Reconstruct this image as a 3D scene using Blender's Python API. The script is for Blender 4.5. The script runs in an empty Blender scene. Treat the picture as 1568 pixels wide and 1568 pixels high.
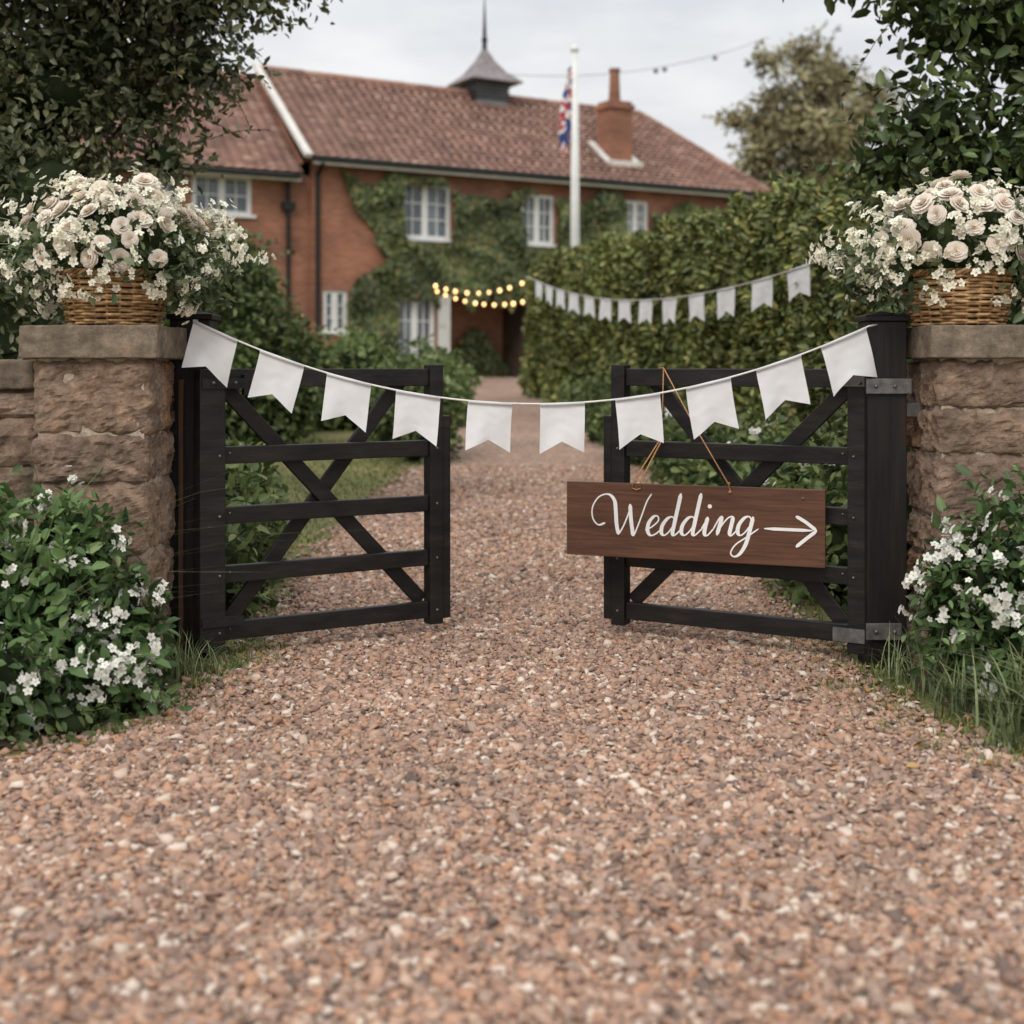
import bpy, math, random
import numpy as np
from mathutils import Vector, noise, Matrix
rng=np.random.default_rng(7); random.seed(7)
S=bpy.context.scene
COL=S.collection
S.view_settings.view_transform='Standard'
S.view_settings.look='None'
S.view_settings.exposure=0

# ---------------------------------------------------------------- helpers
def gz(y): return 0.04*(np.clip(y,8.0,33.0)-8.0)

def link(o,parent=None):
    COL.objects.link(o)
    if parent is not None: o.parent=parent
    return o
def empty(name,loc=(0,0,0),rz=0):
    o=bpy.data.objects.new(name,None); o.location=loc; o.rotation_euler=(0,0,rz); COL.objects.link(o); return o
def mesh_np(name,V,flat,counts,mats,midx=None,smooth=False,parent=None):
    me=bpy.data.meshes.new(name)
    V=np.asarray(V,dtype=np.float32); flat=np.asarray(flat,dtype=np.int32); counts=np.asarray(counts,dtype=np.int32)
    me.vertices.add(len(V)); me.vertices.foreach_set('co',V.ravel())
    me.loops.add(len(flat)); me.loops.foreach_set('vertex_index',flat)
    me.polygons.add(len(counts))
    st=np.concatenate([[0],np.cumsum(counts)[:-1]]).astype(np.int32)
    me.polygons.foreach_set('loop_start',st)
    if not isinstance(mats,(list,tuple)): mats=[mats]
    for m in mats: me.materials.append(m)
    if midx is not None: me.polygons.foreach_set('material_index',np.asarray(midx,dtype=np.int32))
    me.update(calc_edges=True)
    if smooth: me.polygons.foreach_set('use_smooth',np.ones(len(counts),dtype=bool))
    o=bpy.data.objects.new(name,me)
    return link(o,parent)
class MB:
    def __init__(s): s.v=[]; s.f=[]; s.m=[]
    def add(s,v,f,m=0):
        b=len(s.v); s.v+= [tuple(p) for p in v]; s.f+=[tuple(i+b for i in q) for q in f]; s.m+=[m]*len(f)
    def box(s,x0,x1,y0,y1,z0,z1,m=0):
        v=[(x0,y0,z0),(x1,y0,z0),(x1,y1,z0),(x0,y1,z0),(x0,y0,z1),(x1,y0,z1),(x1,y1,z1),(x0,y1,z1)]
        s.add(v,[(0,3,2,1),(4,5,6,7),(0,1,5,4),(1,2,6,5),(2,3,7,6),(3,0,4,7)],m)
    def beam(s,p0,p1,w,h,up=(0,0,1),m=0):
        p0=Vector(p0);p1=Vector(p1);d=(p1-p0).normalized();sd=d.cross(Vector(up)).normalized();u=sd.cross(d)
        c=[]
        for p in (p0,p1):
            for a,b in((-1,-1),(1,-1),(1,1),(-1,1)): c.append(p+sd*a*w/2+u*b*h/2)
        s.add(c,[(0,1,2,3),(7,6,5,4),(0,4,5,1),(1,5,6,2),(2,6,7,3),(3,7,4,0)],m)
    def tube(s,pts,r,n=8,m=0,cap=True,closed=False):
        pts=[Vector(p) for p in pts]; k=len(pts)
        if not hasattr(r,'__len__'): r=[r]*k
        b=len(s.v); ref=Vector((0.13,0.31,0.94))
        for i,p in enumerate(pts):
            if closed: t=(pts[(i+1)%k]-pts[i-1])
            else: t=(pts[min(i+1,k-1)]-pts[max(i-1,0)])
            t.normalize()
            rf=ref if abs(t.dot(ref))<0.95 else Vector((1,0,0))
            a=t.cross(rf).normalized(); c=t.cross(a)
            for j in range(n):
                an=2*math.pi*j/n
                s.v.append(tuple(p+(a*math.cos(an)+c*math.sin(an))*r[i]))
        for i in range(k if closed else k-1):
            i2=(i+1)%k
            for j in range(n):
                j2=(j+1)%n
                s.f.append((b+i*n+j,b+i*n+j2,b+i2*n+j2,b+i2*n+j)); s.m.append(m)
        if cap and not closed:
            s.f.append(tuple(b+j for j in range(n))[::-1]); s.m.append(m)
            s.f.append(tuple(b+(k-1)*n+j for j in range(n))); s.m.append(m)
    def sphere(s,c,r,nu=10,nv=7,m=0,wob=0):
        rr=r if hasattr(r,'__len__') else (r,r,r)
        v=[];f=[]
        for i in range(nv+1):
            th=math.pi*i/nv
            for j in range(nu):
                ph=2*math.pi*j/nu
                k=1+(wob*math.sin(ph*3+c[0]*9)*math.sin(th*4+c[2]*7) if wob else 0)
                v.append((c[0]+k*rr[0]*math.sin(th)*math.cos(ph),c[1]+k*rr[1]*math.sin(th)*math.sin(ph),c[2]+k*rr[2]*math.cos(th)))
        for i in range(nv):
            for j in range(nu):
                j2=(j+1)%nu
                f.append((i*nu+j,(i+1)*nu+j,(i+1)*nu+j2,i*nu+j2))
        s.add(v,f,m)
    def out(s,name,mats,parent=None,smooth=False,bevel=0):
        me=bpy.data.meshes.new(name); me.from_pydata(s.v,[],s.f)
        if not isinstance(mats,(list,tuple)): mats=[mats]
        for m in mats: me.materials.append(m)
        me.polygons.foreach_set('material_index',s.m)
        if smooth: me.polygons.foreach_set('use_smooth',[True]*len(s.f))
        me.update()
        o=bpy.data.objects.new(name,me); link(o,parent)
        if bevel:
            b=o.modifiers.new('bevel','BEVEL'); b.width=bevel; b.segments=2; b.limit_method='ANGLE'
        return o
def nrm(a): return a/np.maximum(np.linalg.norm(a,axis=-1,keepdims=True),1e-9)
def basis(n,spin):
    n=nrm(n); ref=np.where(np.abs(n[:,2:3])<0.9,np.array([[0,0,1.]]),np.array([[1.,0,0]]))
    x=nrm(np.cross(ref,n)); y=np.cross(n,x)
    c=np.cos(spin)[:,None]; s=np.sin(spin)[:,None]
    x2=x*c+y*s; y2=-x*s+y*c
    return np.stack([x2,y2,n],axis=2)
def basis_dir(d,n):
    d=nrm(d); x=nrm(np.cross(d,n)); z=np.cross(x,d)
    return np.stack([x,d,z],axis=2)
def scatter(name,tv,tf,pos,R,scale,mats,tm=None,jitter=0,smooth=False,parent=None):
    N=len(pos); tv=np.asarray(tv,float); nv=len(tv)
    scale=np.asarray(scale,float)
    if scale.ndim==1: scale=np.repeat(scale[:,None],3,1)
    V=tv[None]*scale[:,None,:]
    if jitter: V=V+rng.normal(0,jitter,V.shape)*scale[:,None,:]
    V=np.einsum('nij,nvj->nvi',R,V)+pos[:,None,:]
    flat=np.array([i for f in tf for i in f]); cnt=np.array([len(f) for f in tf])
    F=(flat[None]+np.arange(N)[:,None]*nv).ravel(); C=np.tile(cnt,N)
    mi=None if tm is None else np.tile(np.array(tm),N)
    return mesh_np(name,V.reshape(-1,3),F,C,mats,mi,smooth,parent)
LEAF_V=np.array([(0,0,0),(.24,.28,.07),(.2,.68,.05),(0,1,-.08),(-.2,.68,.05),(-.24,.28,.07)])
LEAF_F=[(0,1,2,3),(0,3,4,5)]

# ---------------------------------------------------------------- materials
def newmat(name):
    m=bpy.data.materials.new(name); m.use_nodes=True; nt=m.node_tree
    return m,nt,nt.nodes['Principled BSDF'],nt.nodes,nt.links
def ramp(N,stops,interp='LINEAR'):
    r=N.new('ShaderNodeValToRGB'); cr=r.color_ramp; cr.interpolation=interp
    while len(cr.elements)<len(stops): cr.elements.new(0.5)
    for e,(p,c) in zip(cr.elements,stops): e.position=p; e.color=(*c,1)
    return r
def plain(name,c,rough=.6,var=.15,scale=20,bump=0,metal=0,stretch=None,spec=.5,extra=None):
    m,nt,B,N,L=newmat(name)
    tc=N.new('ShaderNodeTexCoord'); no=N.new('ShaderNodeTexNoise'); no.inputs['Scale'].default_value=scale; no.inputs['Detail'].default_value=6
    if stretch:
        mp=N.new('ShaderNodeMapping'); mp.inputs['Scale'].default_value=stretch; L.new(tc.outputs['Object'],mp.inputs[0]); L.new(mp.outputs[0],no.inputs['Vector'])
    else: L.new(tc.outputs['Object'],no.inputs['Vector'])
    st=[(.3,tuple(x*(1-var) for x in c)),(.62 if extra else .7,tuple(min(1,x*(1+var)) for x in c))]
    if extra: st+= [(.70,extra)]
    r=ramp(N,st); L.new(no.outputs['Fac'],r.inputs[0]); L.new(r.outputs[0],B.inputs['Base Color'])
    B.inputs['Roughness'].default_value=rough; B.inputs['Metallic'].default_value=metal; B.inputs['Specular IOR Level'].default_value=spec
    if bump:
        b=N.new('ShaderNodeBump'); b.inputs['Strength'].default_value=bump; b.inputs['Distance'].default_value=.01; L.new(no.outputs['Fac'],b.inputs['Height']); L.new(b.outputs[0],B.inputs['Normal'])
    return m
def island(name,stops,rough=.6,trans=0,patch=1.5,interp='LINEAR',spec=.3,vary=.45):
    m,nt,B,N,L=newmat(name)
    g=N.new('ShaderNodeNewGeometry'); r=ramp(N,stops,interp); L.new(g.outputs['Random Per Island'],r.inputs[0])
    no=N.new('ShaderNodeTexNoise'); no.inputs['Scale'].default_value=patch; no.inputs['Detail'].default_value=2; L.new(g.outputs['Position'],no.inputs['Vector'])
    mr=N.new('ShaderNodeMapRange'); mr.inputs[1].default_value=.3; mr.inputs[2].default_value=.7; mr.inputs[3].default_value=1-vary; mr.inputs[4].default_value=1+vary; L.new(no.outputs['Fac'],mr.inputs[0])
    mx=N.new('ShaderNodeVectorMath'); mx.operation='SCALE'; L.new(r.outputs[0],mx.inputs[0]); L.new(mr.outputs[0],mx.inputs['Scale'])
    L.new(mx.outputs[0],B.inputs['Base Color']); B.inputs['Roughness'].default_value=rough; B.inputs['Specular IOR Level'].default_value=spec
    if trans:
        t=N.new('ShaderNodeBsdfTranslucent'); L.new(mx.outputs[0],t.inputs[0]); ms=N.new('ShaderNodeMixShader'); ms.inputs[0].default_value=trans
        L.new(B.outputs[0],ms.inputs[1]); L.new(t.outputs[0],ms.inputs[2]); L.new(ms.outputs[0],N['Material Output'].inputs[0])
    return m
M={}
M['leaf_dark']=island('leaf_dark',[(0,(.03,.05,.018)),(.5,(.065,.10,.032)),(.85,(.11,.155,.05)),(1,(.17,.20,.075))],.42,0,1.3)
M['leaf_left']=island('leaf_left',[(0,(.05,.065,.028)),(.5,(.105,.12,.052)),(.85,(.16,.17,.08)),(1,(.24,.22,.12))],.42,0,1.3,spec=.45)
M['leaf_mid']=island('leaf_mid',[(0,(.05,.08,.028)),(.5,(.105,.15,.048)),(.9,(.18,.225,.08)),(1,(.26,.29,.12))],.5,.2,1.2)
M['leaf_bright']=island('leaf_bright',[(0,(.08,.12,.04)),(.5,(.15,.21,.07)),(.9,(.24,.30,.11)),(1,(.32,.36,.16))],.5,.2,1.2,vary=.35)
M['leaf_hedge']=island('leaf_hedge',[(0,(.07,.095,.03)),(.5,(.135,.165,.05)),(.85,(.24,.245,.075)),(1,(.36,.32,.11))],.5,0,1.0,vary=.35)
M['leaf_ivy']=island('leaf_ivy',[(0,(.04,.06,.022)),(.5,(.08,.105,.035)),(.9,(.14,.15,.055)),(1,(.22,.16,.06))],.5,0,.8)
M['leaf_olive']=island('leaf_olive',[(0,(.17,.155,.08)),(.5,(.26,.23,.125)),(1,(.38,.335,.18))],.6,0,.6)
M['leaf_fresh']=island('leaf_fresh',[(0,(.04,.08,.028)),(.5,(.09,.155,.05)),(.9,(.15,.23,.085)),(1,(.23,.30,.12))],.4,.2,2)
M['leaf_sage']=island('leaf_sage',[(0,(.05,.08,.035)),(.6,(.11,.15,.07)),(1,(.24,.28,.14))],.5,.2,4)
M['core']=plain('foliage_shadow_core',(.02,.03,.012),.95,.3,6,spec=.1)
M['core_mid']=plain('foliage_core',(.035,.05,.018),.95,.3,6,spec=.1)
M['grassblade']=island('grass_blade',[(0,(.07,.11,.025)),(.5,(.16,.18,.05)),(.9,(.28,.26,.09)),(1,(.40,.33,.16))],.6,0,.9)
M['tallgrass']=island('tall_grass_blade',[(0,(.08,.12,.045)),(.6,(.17,.22,.09)),(1,(.33,.36,.19))],.45,.2,2)
M['bark']=plain('bark',(.10,.075,.05),.9,.4,14,.6,stretch=(1,1,.3))
M['petal']=island('white_petal',[(0,(.78,.77,.68)),(1,(.88,.88,.84))],.55,.2,3,vary=.06)
M['rose']=island('rose_petal',[(0,(.89,.77,.66)),(.5,(.9,.83,.74)),(1,(.92,.88,.80))],.55,.25,9,vary=.04)
M['rosecore']=plain('rose_heart',(.88,.72,.56),.6,.08,30)
M['cream']=island('cream_petal',[(0,(.84,.80,.62)),(1,(.9,.88,.80))],.55,.2,3,vary=.06)
M['pollen']=plain('pollen',(.62,.52,.2),.7,.2,40)

def stone_mat(name,stops,bump=.6):
    m,nt,B,N,L=newmat(name)
    g=N.new('ShaderNodeNewGeometry'); r=ramp(N,stops); L.new(g.outputs['Random Per Island'],r.inputs[0])
    n1=N.new('ShaderNodeTexNoise'); n1.inputs['Scale'].default_value=11; n1.inputs['Detail'].default_value=9; n1.inputs['Roughness'].default_value=.75; L.new(g.outputs['Position'],n1.inputs['Vector'])
    r1=ramp(N,[(.3,(.34,.33,.33)),(.5,(.88,.87,.86)),(.7,(1.55,1.5,1.45))]); L.new(n1.outputs['Fac'],r1.inputs[0])
    mx=N.new('ShaderNodeMix'); mx.data_type='RGBA'; mx.blend_type='MULTIPLY'; mx.inputs[0].default_value=1; L.new(r.outputs[0],mx.inputs[6]); L.new(r1.outputs[0],mx.inputs[7])
    n2=N.new('ShaderNodeTexNoise'); n2.inputs['Scale'].default_value=75; n2.inputs['Detail'].default_value=8; n2.inputs['Roughness'].default_value=.7; L.new(g.outputs['Position'],n2.inputs['Vector'])
    n3=N.new('ShaderNodeTexNoise'); n3.inputs['Scale'].default_value=4.5; n3.inputs['Detail'].default_value=8; n3.inputs['Roughness'].default_value=.65; L.new(g.outputs['Position'],n3.inputs['Vector'])
    r3=ramp(N,[(.5,(0,0,0)),(.68,(.7,.7,.7))]); L.new(n3.outputs['Fac'],r3.inputs[0])
    mx2=N.new('ShaderNodeMix'); mx2.data_type='RGBA'; L.new(r3.outputs[0],mx2.inputs[0]); L.new(mx.outputs[2],mx2.inputs[6]); mx2.inputs[7].default_value=(.15,.12,.09,1)
    r4=ramp(N,[(.3,(.4,.4,.4)),(.38,(0,0,0))]); L.new(n3.outputs['Fac'],r4.inputs[0])
    mx3=N.new('ShaderNodeMix'); mx3.data_type='RGBA'; L.new(r4.outputs[0],mx3.inputs[0]); L.new(mx2.outputs[2],mx3.inputs[6]); mx3.inputs[7].default_value=(.48,.28,.15,1)
    # green-brown algae near the ground
    sp=N.new('ShaderNodeSeparateXYZ'); L.new(g.outputs['Position'],sp.inputs[0]); ml=N.new('ShaderNodeMath'); ml.operation='MULTIPLY_ADD'; ml.inputs[1].default_value=.8; L.new(n1.outputs['Fac'],ml.inputs[0]); L.new(sp.outputs[2],ml.inputs[2])
    mr=N.new('ShaderNodeMapRange'); mr.inputs[1].default_value=.35; mr.inputs[2].default_value=.85; mr.inputs[3].default_value=.6; mr.inputs[4].default_value=0; L.new(ml.outputs[0],mr.inputs[0])
    mx4=N.new('ShaderNodeMix'); mx4.data_type='RGBA'; L.new(mr.outputs[0],mx4.inputs[0]); L.new(mx3.outputs[2],mx4.inputs[6]); mx4.inputs[7].default_value=(.11,.115,.06,1)
    L.new(mx4.outputs[2],B.inputs['Base Color']); B.inputs['Roughness'].default_value=.92; B.inputs['Specular IOR Level'].default_value=.15
    b=N.new('ShaderNodeBump'); b.inputs['Strength'].default_value=bump; b.inputs['Distance'].default_value=.008; L.new(n2.outputs['Fac'],b.inputs['Height'])
    b2=N.new('ShaderNodeBump'); b2.inputs['Strength'].default_value=bump; b2.inputs['Distance'].default_value=.04; L.new(n1.outputs['Fac'],b2.inputs['Height']); L.new(b.outputs[0],b2.inputs['Normal']); L.new(b2.outputs[0],B.inputs['Normal'])
    return m
M['stone']=stone_mat('sandstone_block',[(0,(.29,.21,.155)),(.3,(.37,.26,.19)),(.55,(.30,.235,.19)),(.68,(.40,.20,.105)),(.8,(.38,.29,.23)),(1,(.45,.33,.24))],.8)
M['cap']=stone_mat('weathered_coping',[(0,(.21,.17,.13)),(1,(.25,.2,.15))],.45)
M['mortar']=plain('mortar',(.40,.33,.25),.95,.3,50,.6)
M['blackwood']=plain('black_stained_timber',(.0105,.0088,.008),.5,.5,18,.5,stretch=(.3,1,1),spec=.34,extra=(.03,.017,.011))
M['blackpost']=plain('black_stained_post',(.0105,.0088,.008),.5,.5,18,.5,stretch=(1,1,.1),spec=.34,extra=(.03,.017,.011))
M['brownwood']=plain('weathered_brown_timber',(.07,.034,.018),.75,.8,22,.4,stretch=(1,1,.1))
M['steel']=plain('galvanised_steel',(.16,.15,.145),.5,.35,30,.2,metal=.6)
M['iron']=plain('black_iron',(.02,.02,.02),.5,.3,30,.2,metal=.5)
M['cloth']=plain('white_cotton',(.84,.84,.85),.9,.02,14,.25,spec=.1)
def clothfix(m):
    nt=m.node_tree;N=nt.nodes;L=nt.links;B=N['Principled BSDF']
    t=N.new('ShaderNodeBsdfTranslucent'); t.inputs[0].default_value=(.84,.84,.85,1); ms=N.new('ShaderNodeMixShader'); ms.inputs[0].default_value=.2
    # woven weave relief
    tc=N.new('ShaderNodeTexCoord'); wv=N.new('ShaderNodeTexNoise'); wv.inputs['Scale'].default_value=420; L.new(tc.outputs['Object'],wv.inputs['Vector'])
    bb=N.new('ShaderNodeBump'); bb.inputs['Strength'].default_value=.35; bb.inputs['Distance'].default_value=.002; L.new(wv.outputs['Fac'],bb.inputs['Height'])
    old=[n for n in N if n.type=='BUMP' and n!=bb][0]; L.new(bb.outputs[0],old.inputs['Normal'])
    L.new(B.outputs[0],ms.inputs[1]); L.new(t.outputs[0],ms.inputs[2]); L.new(ms.outputs[0],N['Material Output'].inputs[0])
clothfix(M['cloth'])
M['string']=plain('cotton_string',(.7,.68,.64),.8,.1,60)
M['twine']=plain('jute_twine',(.40,.2,.085),.85,.3,90,.3)
M['paint']=plain('white_lettering_paint',(.85,.84,.82),.6,.03,40)
M['whitepaint']=plain('white_painted_wood',(.74,.74,.72),.5,.06,8)
M['wicker']=island('wicker_cane',[(0,(.24,.13,.055)),(.5,(.40,.235,.105)),(1,(.52,.34,.18))],.55,0,40,vary=.4)
M['glass']=plain('window_glass',(.10,.12,.14),.08,.6,1.4,spec=.8)
M['lead']=plain('grey_lead',(.17,.17,.18),.5,.25,3,.2)
M['slate']=plain('cupola_slate',(.20,.175,.175),.6,.3,6,.3)
M['whiteverge']=plain('white_verge',(.62,.6,.56),.7,.1,4)
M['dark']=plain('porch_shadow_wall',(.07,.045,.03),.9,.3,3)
M['pole']=plain('white_pole',(.74,.74,.72),.45,.08,4)
M['red']=plain('flag_red',(.45,.03,.04),.8,.1,9)
M['blue']=plain('flag_blue',(.03,.05,.18),.8,.1,9)
M['fwhite']=plain('flag_white',(.7,.68,.68),.8,.05,9)
M['dryleaf']=island('fallen_leaf',[(0,(.18,.08,.03)),(.5,(.3,.15,.05)),(1,(.4,.28,.1))],.7,0,3)
def signwood():
    m,nt,B,N,L=newmat('stained_sign_board')
    tc=N.new('ShaderNodeTexCoord'); mp=N.new('ShaderNodeMapping'); mp.inputs['Scale'].default_value=(1.0,8,20); L.new(tc.outputs['Object'],mp.inputs[0])
    no=N.new('ShaderNodeTexNoise'); no.inputs['Scale'].default_value=3; no.inputs['Detail'].default_value=12; no.inputs['Roughness'].default_value=.7; no.inputs['Distortion'].default_value=.6; L.new(mp.outputs[0],no.inputs['Vector'])
    r=ramp(N,[(.28,(.05,.022,.012)),(.5,(.105,.046,.025)),(.72,(.165,.076,.042))]); L.new(no.outputs['Fac'],r.inputs[0]); L.new(r.outputs[0],B.inputs['Base Color'])
    B.inputs['Roughness'].default_value=.55; B.inputs['Specular IOR Level'].default_value=.35
    b=N.new('ShaderNodeBump'); b.inputs['Strength'].default_value=.3; b.inputs['Distance'].default_value=.003; L.new(no.outputs['Fac'],b.inputs['Height']); L.new(b.outputs[0],B.inputs['Normal'])
    return m
M['sign']=signwood()
def brickmat():
    m,nt,B,N,L=newmat('red_brick')
    tc=N.new('ShaderNodeTexCoord'); sp=N.new('ShaderNodeSeparateXYZ'); L.new(tc.outputs['Object'],sp.inputs[0])
    ad=N.new('ShaderNodeMath'); L.new(sp.outputs[0],ad.inputs[0]); L.new(sp.outputs[1],ad.inputs[1])
    cb=N.new('ShaderNodeCombineXYZ'); L.new(ad.outputs[0],cb.inputs[0]); L.new(sp.outputs[2],cb.inputs[1])
    br=N.new('ShaderNodeTexBrick'); br.inputs['Scale'].default_value=1; br.inputs['Brick Width'].default_value=.225; br.inputs['Row Height'].default_value=.075; br.inputs['Mortar Size'].default_value=.008
    br.inputs['Color1'].default_value=(.38,.145,.08,1); br.inputs['Color2'].default_value=(.25,.09,.055,1); br.inputs['Mortar'].default_value=(.36,.25,.18,1)
    L.new(cb.outputs[0],br.inputs['Vector'])
    no=N.new('ShaderNodeTexNoise'); no.inputs['Scale'].default_value=.9; no.inputs['Detail'].default_value=7; L.new(tc.outputs['Object'],no.inputs['Vector'])
    r=ramp(N,[(.3,(.6,.6,.6)),(.7,(1.2,1.15,1.1))]); L.new(no.outputs['Fac'],r.inputs[0])
    mx=N.new('ShaderNodeMix'); mx.data_type='RGBA'; mx.blend_type='MULTIPLY'; mx.inputs[0].default_value=1; L.new(br.outputs['Color'],mx.inputs[6]); L.new(r.outputs[0],mx.inputs[7]); L.new(mx.outputs[2],B.inputs['Base Color'])
    B.inputs['Roughness'].default_value=.9
    b=N.new('ShaderNodeBump'); b.inputs['Strength'].default_value=.4; b.inputs['Distance'].default_value=.01; b.invert=True; L.new(br.outputs['Fac'],b.inputs['Height']); L.new(b.outputs[0],B.inputs['Normal'])
    return m
M['brick']=brickmat()
def tilemat():
    m,nt,B,N,L=newmat('clay_roof_tile')
    g=N.new('ShaderNodeNewGeometry'); tc=N.new('ShaderNodeTexCoord')
    r=ramp(N,[(0,(.23,.13,.098)),(.4,(.30,.165,.122)),(.8,(.36,.205,.152)),(1,(.42,.27,.21))]); L.new(g.outputs['Random Per Island'],r.inputs[0])
    no=N.new('ShaderNodeTexNoise'); no.inputs['Scale'].default_value=.8; no.inputs['Detail'].default_value=8; no.inputs['Roughness'].default_value=.65; L.new(tc.outputs['Object'],no.inputs['Vector'])
    r2=ramp(N,[(.3,(.68,.68,.7)),(.55,(1,1,1)),(.75,(1.25,1.2,1.15))]); L.new(no.outputs['Fac'],r2.inputs[0])
    mx=N.new('ShaderNodeMix'); mx.data_type='RGBA'; mx.blend_type='MULTIPLY'; mx.inputs[0].default_value=1; L.new(r.outputs[0],mx.inputs[6]); L.new(r2.outputs[0],mx.inputs[7]); L.new(mx.outputs[2],B.inputs['Base Color'])
    B.inputs['Roughness'].default_value=.85
    return m
M['tile']=tilemat()
GR=[(0,(.13,.10,.085)),(.08,(.24,.16,.125)),(.28,(.37,.225,.16)),(.46,(.33,.245,.20)),(.64,(.46,.29,.205)),(.78,(.43,.235,.145)),(.9,(.52,.39,.30)),(1,(.68,.58,.49))]
M['gravel']=island('gravel_stone',GR,.78,0,.7,vary=.14,spec=.25)
def gravelbed():
    m,nt,B,N,L=newmat('gravel_bed')
    g=N.new('ShaderNodeNewGeometry')
    vo=N.new('ShaderNodeTexVoronoi'); vo.inputs['Scale'].default_value=36; L.new(g.outputs['Position'],vo.inputs['Vector'])
    sp=N.new('ShaderNodeSeparateColor'); L.new(vo.outputs['Color'],sp.inputs[0])
    r=ramp(N,[(p,tuple(x*.85 for x in c)) for p,c in GR]); L.new(sp.outputs[0],r.inputs[0])
    no=N.new('ShaderNodeTexNoise'); no.inputs['Scale'].default_value=.9; no.inputs['Detail'].default_value=5; L.new(g.outputs['Position'],no.inputs['Vector'])
    r2=ramp(N,[(.3,(.75,.75,.75)),(.7,(1.12,1.1,1.08))]); L.new(no.outputs['Fac'],r2.inputs[0])
    mx=N.new('ShaderNodeMix'); mx.data_type='RGBA'; mx.blend_type='MULTIPLY'; mx.inputs[0].default_value=1; L.new(r.outputs[0],mx.inputs[6]); L.new(r2.outputs[0],mx.inputs[7]); L.new(mx.outputs[2],B.inputs['Base Color'])
    b=N.new('ShaderNodeBump'); b.invert=True; b.inputs['Strength'].default_value=.8; b.inputs['Distance'].default_value=.012; L.new(vo.outputs['Distance'],b.inputs['Height']); L.new(b.outputs[0],B.inputs['Normal'])
    B.inputs['Roughness'].default_value=.9
    return m
M['bed']=gravelbed()
def groundmat():
    m,nt,B,N,L=newmat('lawn_ground')
    g=N.new('ShaderNodeNewGeometry')
    n1=N.new('ShaderNodeTexNoise'); n1.inputs['Scale'].default_value=.7; n1.inputs['Detail'].default_value=8; L.new(g.outputs['Position'],n1.inputs['Vector'])
    n2=N.new('ShaderNodeTexNoise'); n2.inputs['Scale'].default_value=45; n2.inputs['Detail'].default_value=4; L.new(g.outputs['Position'],n2.inputs['Vector'])
    r=ramp(N,[(.3,(.10,.12,.035)),(.55,(.18,.175,.06)),(.75,(.27,.22,.11))]); L.new(n1.outputs['Fac'],r.inputs[0])
    r2=ramp(N,[(.3,(.55,.55,.55)),(.7,(1.25,1.25,1.2))]); L.new(n2.outputs['Fac'],r2.inputs[0])
    mx=N.new('ShaderNodeMix'); mx.data_type='RGBA'; mx.blend_type='MULTIPLY'; mx.inputs[0].default_value=1; L.new(r.outputs[0],mx.inputs[6]); L.new(r2.outputs[0],mx.inputs[7]); L.new(mx.outputs[2],B.inputs['Base Color'])
    b=N.new('ShaderNodeBump'); b.inputs['Strength'].default_value=.7; b.inputs['Distance'].default_value=.03; L.new(n2.outputs['Fac'],b.inputs['Height']); L.new(b.outputs[0],B.inputs['Normal'])
    B.inputs['Roughness'].default_value=.95
    return m
M['ground']=groundmat()
M['soil']=plain('bed_soil',(.07,.05,.035),.95,.4,25,.6)
mb,nt,B,N,L=newmat('lit_bulb'); B.inputs['Emission Color'].default_value=(1,.55,.2,1); B.inputs['Emission Strength'].default_value=3.6; B.inputs['Base Color'].default_value=(1,.8,.5,1); M['bulb']=mb

# ---------------------------------------------------------------- camera / light / world
cam=bpy.data.cameras.new('camera'); co=bpy.data.objects.new('camera',cam); COL.objects.link(co)
co.location=(0,0,1.3); co.rotation_euler=(math.radians(90),0,0)
cam.sensor_width=36; cam.lens=36*2040/1568; cam.shift_y=-(784-560)/1568; cam.clip_end=2000
cam.dof.use_dof=True; cam.dof.focus_distance=5.8; cam.dof.aperture_fstop=1.8
S.camera=co
sun=bpy.data.lights.new('sun','SUN'); sun.energy=1.5; sun.angle=math.radians(22); sun.color=(1,.94,.87)
so=bpy.data.objects.new('sun',sun); COL.objects.link(so)
el=math.radians(46); az=math.radians(200)
dirv=Vector((math.sin(az)*math.cos(el),math.cos(az)*math.cos(el),math.sin(el)))
so.rotation_euler=dirv.to_track_quat('Z','Y').to_euler(); so.location=(-20,-20,30)
w=bpy.data.worlds.new('World'); S.world=w; w.use_nodes=True
N=w.node_tree.nodes; L=w.node_tree.links
bg=N['Background']; sky=N.new('ShaderNodeTexSky'); sky.sky_type='NISHITA'; sky.sun_disc=False; sky.sun_elevation=el; sky.sun_rotation=az
L.new(sky.outputs[0],bg.inputs[0]); bg.inputs[1].default_value=.1
tc=N.new('ShaderNodeTexCoord'); mp=N.new('ShaderNodeMapping'); mp.inputs['Scale'].default_value=(1,1,3.2); L.new(tc.outputs['Generated'],mp.inputs[0])
no=N.new('ShaderNodeTexNoise'); no.inputs['Scale'].default_value=4; no.inputs['Detail'].default_value=7; no.inputs['Roughness'].default_value=.55; L.new(mp.outputs[0],no.inputs['Vector'])
cr=ramp(N,[(.32,(.62,.645,.675)),(.5,(.74,.75,.76)),(.66,(.86,.855,.85))]); L.new(no.outputs['Fac'],cr.inputs[0])
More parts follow.
